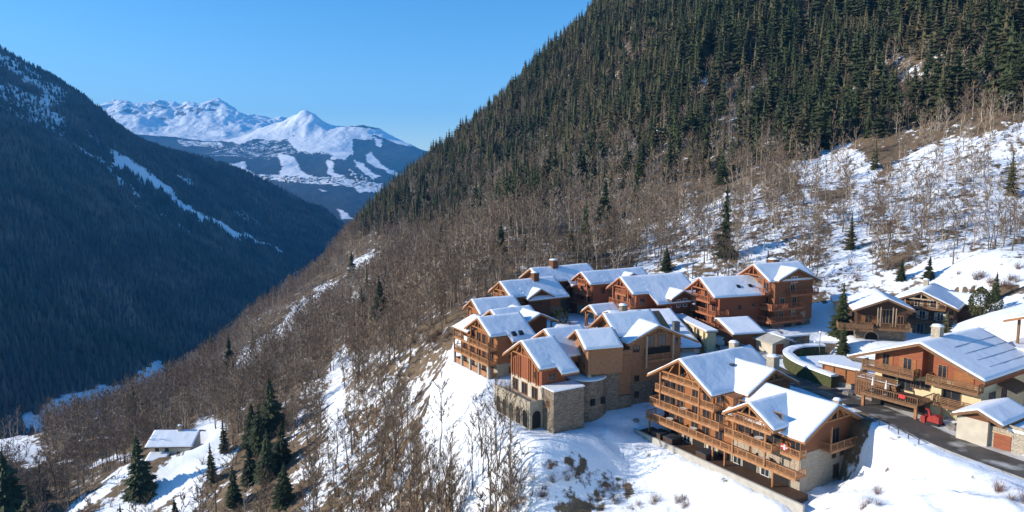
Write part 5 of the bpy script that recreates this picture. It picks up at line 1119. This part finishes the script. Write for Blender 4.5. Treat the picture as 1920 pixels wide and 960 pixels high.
# ================================================================== VEHICLES, STREET FURNITURE, SMALL THINGS
M['red_dull'] = mat('dull_red_paint', (.30, .03, .025), .5, var=.3, vscale=2)
def car(name, label, cat, x, y, z, rz, paint, L=4.3, W=1.8, H=1.45, kind='car'):
    o = thing(name, label, cat, (x, y, z), rz); b = MB(); w = W / 2
    if kind == 'van': prof = [(-L / 2, .35), (-L / 2, H * .96), (-L * .46, H), (L * .14, H), (L * .30, H * .62), (L * .47, H * .52), (L / 2, H * .40), (L / 2, .35)]
    else: prof = [(-L / 2, .32), (-L / 2, .78), (-L * .43, .92), (-L * .30, H * .97), (-L * .18, H), (L * .06, H), (L * .21, .95), (L * .44, .84), (L / 2, .68), (L / 2, .32)]
    n = len(prof); vs = []
    for s, k in ((-1, 1), (1, 1)): vs += [(p, s * w * (1 if q < H * .66 else .84), q) for p, q in prof]
    b.add(vs, [tuple(range(n))[::-1], tuple(range(n, 2 * n))] + [(i, (i + 1) % n, n + (i + 1) % n, n + i) for i in range(n)]); body = b.build('body', M[paint], o)
    g = MB(); zz0, zz1 = H * .66, H * .93
    x0, x1 = (-L * .30, L * .10) if kind != 'van' else (L * .0, L * .19)
    for s in (-1, 1): g.add([(x0, s * (w * .99), zz0), (x1 + .25, s * (w * .99), zz0), (x1, s * (w * .86 + .02), zz1), (x0 + .1, s * (w * .86 + .02), zz1)], [(0, 1, 2, 3)])
    g.build('side_window', M['glass'], body, fix=False)
    g = MB(); a0, a1 = ((L * .215, .97), (L * .075, H * .985)) if kind != 'van' else ((L * .31, H * .63), (L * .155, H * .97))
    g.add([(a0[0] + .01, -w * .8, a0[1]), (a0[0] + .01, w * .8, a0[1]), (a1[0] + .02, w * .76, a1[1]), (a1[0] + .02, -w * .76, a1[1])], [(0, 1, 2, 3)]); g.build('windscreen', M['glass'], body, fix=False)
    for sx in (-1, 1):
        for sy in (-1, 1):
            m = MB(); nn = 14; r = .33; cx_, cy_ = sx * L * .31, sy * (w - .09)
            vs = [(cx_ + r * math.cos(6.283 * i / nn), cy_ + q, r + r * math.sin(6.283 * i / nn)) for q in (-.11, .11) for i in range(nn)]
            m.add(vs, [tuple(range(nn))[::-1], tuple(range(nn, 2 * nn))] + [(i, (i + 1) % nn, nn + (i + 1) % nn, nn + i) for i in range(nn)]); wh = m.build('wheel', M['black'], o)
            m = MB(); vs = [(cx_ + .19 * math.cos(6.283 * i / nn), cy_ + sy * .118, r + .19 * math.sin(6.283 * i / nn)) for i in range(nn)]; m.add(vs, [tuple(range(nn))]); m.build('rim', M['metal'], wh, fix=False)
    for s in (-1, 1):
        m = MB(); m.box(L / 2 - .03, L / 2 + .02, s * w * .7 - .16, s * w * .7 + .16, .58, .72); m.build('headlight', M['white'], o)
        m = MB(); m.box(-L / 2 - .02, -L / 2 + .03, s * w * .75 - .1, s * w * .75 + .1, .66, .86); m.build('tail_light', M['red'], o)
    return o
car('parked_van', 'white panel van parked on the snowy forecourt beneath the red-brown chalets', 'van', 42.6, 137.6, -34.28, R(-8), 'car_white', 4.7, 1.9, 1.9, 'van')
car('parked_car', 'dark grey hatchback parked on the forecourt beside the white van', 'car', 45.4, 133.6, -34.28, R(-4), 'car_dark')
car('parked_car', 'dark car tucked behind the two parked vehicles under the garage eaves', 'car', 41.2, 131.6, -34.28, R(80), 'car_grey')
def snowcar(x, y, z, rz, lab):
    o = car('parked_car', lab, 'car', x, y, z, rz, 'car_white'); s = MB(); s.cyl(-.25, 0, 1.452, 1.64, .78, .55, 10); s.build('roof_snow', M['snow'], o, True); s = MB(); s.box(1.0, 1.95, -.7, .7, .93, 1.08); s.build('bonnet_snow', M['snow'], o)
lx_ = loc2w('GA', 6.5, -3.0, 2.98); snowcar(lx_[0], lx_[1], lx_[2], R(20), 'pale car with snow on its roof on the terrace above the garage doors')
# red snow blower
q = loc2w('L', -4.6, 3.4); o = thing('snow_blower', 'red tracked snow blower parked at the roadside below the broad cream chalet', 'snow blower', (q[0], q[1], float(Hq(q[0], q[1]))), R(120))
b = MB(); b.prism([(-.9, .35), (-.9, 1.35), (-.3, 1.55), (.5, 1.25), (.8, .7), (.8, .35)], lambda a, p, q: (p, a, q), -.55, .55); b.build('body', M['red_dull'], o)
b = MB(); b.prism([(.82, .1), (.82, 1.1), (1.25, 1.2), (1.5, .9), (1.3, .1)], lambda a, p, q: (p, a, q), -.8, .8); b.build('auger_housing', M['red_dull'], o)
b = MB(); b.bar((.6, 0, 1.2), (.75, .1, 2.0), .28); b.bar((.75, .1, 2.0), (1.1, .3, 2.15), .24); b.build('chute', M['red_dull'], o)
for s in (-1, 1):
    b = MB(); b.prism([(-.9, .0), (-1.05, .25), (-.9, .5), (.6, .5), (.75, .25), (.6, 0)], lambda a, p, q: (p, a, q), s * .72 - .14, s * .72 + .14); b.build('track', M['black'], o)
b = MB(); b.bar((-.9, -.4, 1.2), (-1.5, -.4, 1.5), .06); b.bar((-.9, .4, 1.2), (-1.5, .4, 1.5), .06); b.bar((-1.5, -.45, 1.5), (-1.5, .45, 1.5), .06); b.build('handle', M['black'], o)
q = loc2w('L', -6.2, 1.6)
def rock(x, y, z, s, lab, seed, snow=False):
    r = random.Random(seed); V = []; n, m = 9, 6
    for j in range(m + 1):
        for i in range(n):
            a = 6.283 * i / n; p = math.pi * j / m; k = s * (.8 + .35 * r.random()); V.append((k * math.sin(p) * math.cos(a) * 1.2, k * math.sin(p) * math.sin(a), k * .75 * math.cos(p)))
    F = [(j * n + i, (j + 1) * n + i, (j + 1) * n + (i + 1) % n, j * n + (i + 1) % n) for j in range(m) for i in range(n)]
    o = link('boulder', npmesh('boulder', np.array(V), np.array(F), M['rock'])); o.location = (x, y, z + s * .2); tag(o, lab, 'rock'); return o
q = loc2w('L', -4.4, 1.0); rock(q[0], q[1], float(Hq(q[0], q[1])), .9, 'grey boulder beside the red snow blower', 1)
for i, (px_1, py_1, s, lab) in enumerate(((1812, 341, 1.3, 'grey boulder showing through the snow high on the open slope'), (1808, 362, 1.0, 'grey boulder just below the other on the open snow slope'), (1770, 358, .6, 'small stone left of the two boulders on the open slope'),
                                  (1592, 742, .9, 'snow-capped boulder at the roadside behind the foreground chalet'), (1500, 704, .8, 'rounded boulder under snow inside the hedge bend'), (1192, 792, .5, 'small dark rock on the snow by the balcony tower'))):
    q = hit(px_1, py_1, 58)
    if q: rock(q[0], q[1], q[2], s, lab, 10 + i)
# street lamps
def lamp(px, py, h, lab, Y):
    q = at(px, py, Y); zg = float(Hq(q[0], q[1])); o = thing('street_lamp', lab, 'street lamp', (q[0], q[1], zg))
    b = MB(); b.cyl(0, 0, -.3, h, .075, .05, 8); b.build('pole', M['metal'], o); b = MB(); b.cyl(0, 0, h, h + .1, .12, .25, 10); b.cyl(0, 0, h + .102, h + .45, .25, .18, 10); b.build('lamp_head', M['white'], o)
    b = MB(); b.cyl(0, 0, h + .452, h + .54, .3, .05, 10); b.build('lamp_cap', M['metal'], o)
lamp(1537, 648, 4.6, 'tall street lamp on the snow bank right of the forecourt', 130)
# road guard rails
for k, (t0, t1, lab) in enumerate(((2.2, 3.2, 'thin metal guard rail along the road above the shaded snow slope'),)):
    o = thing('guard_rail', lab, 'guard rail', (0, 0, 0)); pts = []
    for t in np.linspace(t0, t1, 7):
        i = int(t); f = t - i; a = ROAD[i]; b_ = ROAD[i + 1]; pts.append((a[0] + (b_[0] - a[0]) * f - 3.6, a[1] + (b_[1] - a[1]) * f - 1.0))
    zz = [float(Hq(*p)) for p in pts]; o.location = (pts[3][0], pts[3][1], zz[3]); rel = [(p[0] - pts[3][0], p[1] - pts[3][1], z_ - zz[3]) for p, z_ in zip(pts, zz)]
    for p in rel: b = MB(); b.bar((p[0], p[1], p[2] - .4), (p[0], p[1], p[2] + .75), .12); b.build('post', M['metal'], o)
    b = MB(); [b.bar((p[0], p[1], p[2] + .6), (r[0], r[1], r[2] + .6), .05, .10) for p, r in zip(rel, rel[1:])]; b.build('rail', M['metal'], o)
# hedge bend with snow cap
hp = [(60.5, 131.5), (55.5, 130.5), (51.6, 126.5), (50.6, 121), (51.4, 115.5), (53.0, 110.5)]
def sweep(name, pts, w, z0, z1, m, par, seed=0, n=6):
    P2 = []
    for i in range(len(pts) - 1):
        p0 = pts[max(i - 1, 0)]; p1 = pts[i]; p2 = pts[i + 1]; p3 = pts[min(i + 2, len(pts) - 1)]
        for k in range(n):
            t = k / n; P2.append(tuple(.5 * (2 * p1[c] + (p2[c] - p0[c]) * t + (2 * p0[c] - 5 * p1[c] + 4 * p2[c] - p3[c]) * t * t + (3 * p1[c] - p0[c] - 3 * p2[c] + p3[c]) * t ** 3) for c in (0, 1)))
    P2.append(pts[-1]); V = []; r = random.Random(seed)
    for i, p in enumerate(P2):
        q = P2[min(i + 1, len(P2) - 1)]; o_ = P2[max(i - 1, 0)]; d = Vector((q[0] - o_[0], q[1] - o_[1], 0)).normalized(); s = Vector((-d.y, d.x, 0)); g = r.uniform(-.08, .08)
        for a, zz in ((-w / 2, z0), (w / 2, z0), (w / 2 + g, z1 + g), (0, z1 + .12 + g), (-w / 2 + g, z1 + g)): v = Vector((p[0], p[1], zz)) + s * a; V.append(tuple(v))
    F = [(i * 5 + j, i * 5 + (j + 1) % 5, (i + 1) * 5 + (j + 1) % 5, (i + 1) * 5 + j) for i in range(len(P2) - 1) for j in range(5)]
    L_ = len(V); F = [tuple(f) for f in F]; b = MB(); b.add(V, F + [(0, 4, 3, 2, 1), (L_ - 5, L_ - 4, L_ - 3, L_ - 2, L_ - 1)]); return b.build(name, M[m], par)
o = thing('hedge', 'curved clipped green hedge with a thick snow top beside the road bend', 'hedge', (0, 0, 0))
rel0 = (52, 121, -34.8); o.location = rel0; hr = [(p[0] - rel0[0], p[1] - rel0[1]) for p in hp]
sweep('foliage', hr, 1.5, -1.2, 1.9, 'hedge', o, 3); sweep('hedge_snow', hr, 1.7, 2.1, 2.4, 'snow', o, 4)
o = thing('planter', 'snow-covered raised garden bed enclosed by the hedge bend', 'garden bed', (57.5, 121, -34.8)); b = MB()
b.add([(-5, 5, -1.2), (-5, -5, -1.2), (-2, -9, -1.2), (4, -4, -1.2), (5, 7, -1.2), (-5, 5, 1.3), (-5, -5, 1.3), (-2, -9, 1.2), (4, -4, 1.3), (5, 7, 1.3)], [(4, 3, 2, 1, 0), (5, 6, 7, 8, 9)] + [(i, (i + 1) % 5, 5 + (i + 1) % 5, 5 + i) for i in range(5)]); b.build('snow', M['snow'], o)
# timber-clad terrace block between road and the broad chalet
CH['TW'] = (57.6, 100.6, -34.2, 33)
o = chalet('TW', 'timber_terrace', 'timber-clad roadside terrace on boulders with snow on its flat top', 'terrace')
wall(o, 0, 4, 0, 6.5, 0, 2.6, mt='wood_brown'); b = MB(); b.box(-.05, 4.05, -.05, 6.6, -1.5, -.003); b.build('base', M['stone_light'], o)
for i in range(16): b = MB() if i == 0 else b; b.box(-.05, -.003, .1 + i * .4, .28 + i * .4, .05, 2.5)
b.build('cladding', M['beam_dark'], o); balcony(o, 'x', 0.02, .1, 6.5, 2.78, .1, mt='beam_dark', panel='h', ends=(0, 0)); s_ = MB(); s_.box(.2, 3.9, .1, 6.3, 2.803, 3.0); s_.build('snow_top', M['snow'], o)
CH['TX'] = (56.0, 109.0, -34.4, 38)
o = chalet('TX', 'log_store', 'small timber store with vertical boards and thick snow on its roof beside the hedge', 'shed')
wall(o, 0, 3.2, 0, 6, 0.6, 3.0, mt='wood'); wall(o, -.05, 3.25, -.05, 6.05, -1.5, .597, mt='stone_light', name='base'); s_ = MB(); s_.box(-.5, 3.7, -.5, 6.5, 3.003, 3.15); s_.build('roof', M['beam_dark'], o)
s_ = MB(); s_.box(-.45, 3.65, -.45, 6.45, 3.153, 3.5); s_.build('roof_snow', M['snow'], o)
for y_ in (0.1, 2, 4, 5.8): q = MB(); q.bar((-.08, y_, .6), (-.08, y_, 3.0), .16); q.build('post', M['beam_dark'], o)
# retaining wall above the hedge, low snowy walls left of the dark chalets
for i, (p, q, h_, lab) in enumerate((((59.5, 133.2), (66.5, 132.5), 1.4, 'low stone wall with a snow top below the left dark chalet'), ((62, 125), (68, 121.5), 1.2, 'low snowy wall between the hedge and the dark chalets'), ((30.0, 119.6), (37, 121.8), 1.3, 'low snowy retaining wall right of the tall brown chalet'))):
    z0 = float(Hq((p[0] + q[0]) / 2, (p[1] + q[1]) / 2)); o = thing('retaining_wall', lab, 'wall', (p[0], p[1], z0), math.atan2(q[1] - p[1], q[0] - p[0])); L_ = math.dist(p, q)
    b = MB(); b.box(0, L_, -.25, .25, -1.5, h_); b.build('wall', M['stone'], o); b = MB(); b.box(-.05, L_ + .05, -.32, .32, h_ + .003, h_ + .3); b.build('wall_snow', M['snow'], o)
# terrace clutter of the foreground chalet
def onA(X, Y, Z): return loc2w('A', X, Y, Z)
TA = R(CH['A'][3])
def hottub(X, Y, lab):
    o = thing('hot_tub', lab, 'hot tub', onA(X, Y, -.02), TA); b = MB(); b.box(-1, 1, -1, 1, 0, .8); b.build('tub', M['wood_dark'], o)
    b = MB(); b.prism([(-1.06, .8), (-1.0, .98), (0, 1.06), (1.0, .98), (1.06, .8)], lambda a, p, q: (a, p, q + .003), -1.06, 1.06); b.build('cover', M['tarp'], o)
hottub(-2.4, 25.6, 'covered dark hot tub on the ground terrace at the far end of the foreground chalet'); hottub(-2.4, 22.8, 'covered dark hot tub next to the end one on the foreground chalet terrace'); hottub(-2.4, 15.4, 'covered grey hot tub midway along the ground terrace of the foreground chalet')
def table(X, Y, Z, lab, mt='cloth_white', r=.62):
    o = thing('table', lab, 'table', onA(X, Y, Z), TA); b = MB(); b.cyl(0, 0, .70, .76, r, r, 14); b.build('tabletop', M[mt], o)
    for a in range(3): b = MB(); b.bar((.38 * math.cos(a * 2.09), .38 * math.sin(a * 2.09), 0), (.1 * math.cos(a * 2.09), .1 * math.sin(a * 2.09), .70), .05); b.build('leg', M['metal'], o)
def chair(X, Y, Z, rz, lab, g, mt='wood_dark'):
    o = thing('chair', lab, 'chair', onA(X, Y, Z), TA + rz, g); b = MB(); b.box(-.25, .25, -.25, .25, .40, .46); b.build('seat', M[mt], o); b = MB(); b.box(-.25, -.2, -.25, .25, .462, .95); b.build('backrest', M[mt], o)
    for sx in (-1, 1):
        for sy in (-1, 1): b = MB(); b.bar((sx * .21, sy * .21, 0), (sx * .21, sy * .21, .40), .05); b.build('leg', M[mt], o)
LV = ((2.6, 'lowest'), (5.3, 'second'), (8.0, 'third'))
for Y, Z, lv, lab in ((5.2, 2.6, 0, 'round table on the lowest balcony of the foreground chalet, under its front gable'), (19.2, 2.6, 0, 'round table on the lowest balcony near the middle of the foreground chalet'), (24.6, 2.6, 0, 'round table on the lowest balcony toward the far end of the foreground chalet'),
                      (21.6, 5.3, 1, 'round table on the second balcony under the rear gable of the foreground chalet'), (6.2, 5.3, 1, 'round table on the second balcony under the front gable of the foreground chalet'), (8.6, 8.0, 2, 'round table on the top balcony under the front gable of the foreground chalet')):
    table(-1.3, Y, Z, lab, 'cloth_white' if lv != 2 else 'wood_brown'); g = 'chairs around the ' + lab.split(' of the')[0]
    for s in (-1, 1): chair(-1.25, Y + s * 1.05, Z, R(-90 * s) , 'dark chair beside the round table ' + lab.split('table ')[1].replace(' of the foreground chalet', '').replace(',', ''), g)
# flag on the corner balcony
o = thing('flag', 'red flag with a white cross hanging at the corner balcony of the foreground chalet', 'flag', onA(-1.5, 2.4, 5.4), TA + R(20)); o.scale = (.7, .7, .7)
b = MB(); b.bar((0, 0, -.1), (-.3, -.3, 1.9), .05); b.build('flagpole', M['beam_pale'], o)
V = []; nx, nz = 9, 6
for j in range(nz):
    for i in range(nx): V.append((-.25 + .02 * math.sin(i * 1.1) - .05 * j, -.30 - i * .16, 1.7 - j * .2 - i * .03 + .05 * math.sin(i * .9)))
link('flag_cloth', npmesh('flag_cloth', np.array(V), gridfaces(nx, nz), M['red'], True), o); fl = o.children[-1] if len(o.children) else o
V2 = [(v[0] - .012, v[1], v[2]) for v in V]; f2 = [(j * nx + i, j * nx + i + 1, (j + 1) * nx + i + 1, (j + 1) * nx + i) for j in range(nz - 1) for i in range(nx - 1) if i in (3, 4) or j == 2]
b = MB(); b.add(V2, f2); b.add([(v[0] + .012 * 2, v[1], v[2]) for v in V], f2); b.build('white_cross', M['white'], o, fix=False)
# laundry / parasols and towels on balconies
def cloth(key, X, Y, Z, w, h, mt, lab):
    x, y, z = loc2w(key, X, Y, Z); o = thing('towel', lab, 'towel', (x, y, z), R(CH[key][3])); V = []; n = 7
    for j in range(n):
        for i in range(n): V.append((-.06 + .025 * math.sin(i * 1.7 + j), i * w / (n - 1), -j * h / (n - 1)))
    link('cloth', npmesh('cloth', np.array(V), gridfaces(n, n), M[mt]), o)
cloth('L', -5.06, 7.0, 3.05, .9, .55, 'red', 'red cloth hung over the dark terrace rail of the broad cream chalet')
cloth('C', -1.9, 8.8, 6.5, 1.4, .9, 'cloth_white', 'white towel over the upper balcony rail of the wide left chalet')
cloth('E', -1.5, 2.8, 4.3, .9, .9, 'red', 'red towel on the lower balcony rail of the chalet behind the gazebo')
cloth('F', -1.6, 1.0, 3.9, 1.1, .9, 'cloth_white', 'white towel on the lower balcony rail of the dormered chalet')
# banner-like row of pale pots on the dark terrace rail
# folded parasols
for X, Y, lab in ((-3.6, 10.4, 'folded white parasol on the dark terrace of the broad cream chalet'), (-3.4, 12.4, 'folded cream parasol at the far end of the dark terrace')):
    o = thing('parasol', lab, 'parasol', loc2w('L', X, Y, 1.96)); b = MB(); b.cyl(0, 0, 0, 2.3, .03, .03, 6); b.build('pole', M['metal'], o); b = MB(); b.cyl(0, 0, .9, 2.2, .2, .06, 8); b.build('canopy', M['cloth_white'], o); b = MB(); b.cyl(0, 0, .0, .08, .3, .3, 10); b.build('base', M['concrete'], o)
# snow-laden garden trees near the dark chalets and the forecourt
def special(px, py, Y, h, meshes, s2, lab, nm='conifer'):
    q = at(px, py, Y); z_ = float(Hq(q[0], q[1])); o = tree('s', meshes, (q[0], q[1], z_ - .1), h / 14, random.uniform(0, 6), nm, lab, sxy=s2)
    return o
special(1317, 662, 126, 9.4, THIN[0], 1.75, 'sparse olive larch in front of the cream annex by the forecourt')
special(1582, 642, 128, 6.5, BIG[1], 1.4, 'small bushy spruce dusted with snow below the dark narrow spruce')
special(1772, 660, 118, 7.0, THIN[0], 1.6, 'olive fir in front of the right dark chalet')
special(1862, 620, 138, 6.5, BIG[2], .9, 'dark pine on the shaded snow right of the dark chalets')
def round_bush(px, py, Y, h, lab, mt='hedge'):
    q = at(px, py, Y); z_ = float(Hq(q[0], q[1])); r = random.Random(px); V = []; F = []
    for i in range(900):
        a = r.uniform(0, 6.283); u = r.uniform(.02, 1); rr = h * .36 * math.sin(math.pi * min(u * .9 + .12, 1)) ** .6 * r.uniform(.8, 1.05); c = Vector((rr * math.cos(a), rr * math.sin(a), u * h)); d = Vector((r.gauss(0, 1), r.gauss(0, 1), r.gauss(.5, 1))).normalized() * h * .075
        e = Vector((r.gauss(0, 1), r.gauss(0, 1), r.gauss(0, 1))).normalized() * h * .04; k = len(V); V += [tuple(c - e), tuple(c + e), tuple(c + d)]; F.append((k, k + 1, k + 2))
    o = thing('evergreen_bush', lab, 'bush', (q[0], q[1], z_)); link('crown', npmesh('crown', np.array(V), np.array(F), M[mt]), o); b = MB(); b.cyl(0, 0, -.3, h * .7, .12, .05, 6); b.build('trunk', M['bark'], o)
round_bush(1834, 628, 130, 5.4, 'rounded olive evergreen right of the dark chalets'); round_bush(1862, 632, 128, 3.4, 'low dark evergreen next to the rounded olive one', 'needle'); round_bush(1055, 612, 155, 3.6, 'dark evergreen bush in the garden by the gazebo', 'needle'); round_bush(1040, 600, 158, 3.0, 'green bush in front of the highest left chalet', 'needle')

# far villages on the ski mountain: small single-mesh houses, a pixel or two each
def tiny(seed):
    r = random.Random(seed); b = MB(); w, d, h = r.uniform(14, 24), r.uniform(12, 18), r.uniform(8, 15); b.box(-w / 2, w / 2, -d / 2, d / 2, -8, h); wl = b
    return w, d, h
HV = []
for i in range(5):
    w_, d_, h_ = tiny(i); b = MB(); b.box(-w_ / 2, w_ / 2, -d_ / 2, d_ / 2, -8, h_); me = b.build('body', M[('wood_brown', 'plaster', 'beam_pale', 'wood', 'plaster')[i]])
    r_ = MB(); r_.prism([(-d_ / 2 - 2, h_), (0, h_ + 5), (d_ / 2 + 2, h_)], lambda a, p, q: (a, p, q), -w_ / 2 - 1, w_ / 2 + 1); ro = r_.build('roof', M['snow']); HV.append((me.data, ro.data)); bpy.data.objects.remove(me); bpy.data.objects.remove(ro)
def hitm(px, py):
    r = at(px, py, 1.0); ys = np.arange(4800, 10300, 12.0); k = np.where(r[2] * ys < mapq(mx_, my_, MZ, r[0] * ys, ys))[0]
    return None if len(k) == 0 else (r[0] * ys[k[0]], ys[k[0]], r[2] * ys[k[0]])
for (x0, y0, x1, y1, n_, jit, lab, g) in ((335, 268, 470, 283, 60, 5, 'tiny distant house in the upper resort village under the snowy peaks', 'houses of the upper far village'), (470, 280, 620, 289, 45, 3, 'tiny distant house in the upper village strip at the foot of the ski runs', 'houses at the foot of the ski runs'),
                                   (420, 326, 500, 332, 26, 3, 'tiny distant house in the middle village left of the broad ski run', 'houses of the middle far village'), (480, 334, 640, 342, 60, 4, 'tiny distant house in the lower village below the ski runs', 'houses of the lower far village'), (655, 322, 715, 356, 40, 7, 'tiny distant house on the terraces at the right of the far villages', 'houses of the right far village')):
    for i in range(n_):
        t = random.random(); q = hitm(x0 + (x1 - x0) * t, y0 + (y1 - y0) * t + random.gauss(0, jit * .5))
        if q is None: continue
        o = thing('far_house', lab, 'house', q, random.uniform(0, 3.1), g); s = random.uniform(.7, 1.25); o.scale = (s, s, s); md = random.choice(HV); link('body', md[0], o); link('roof', md[1], o)
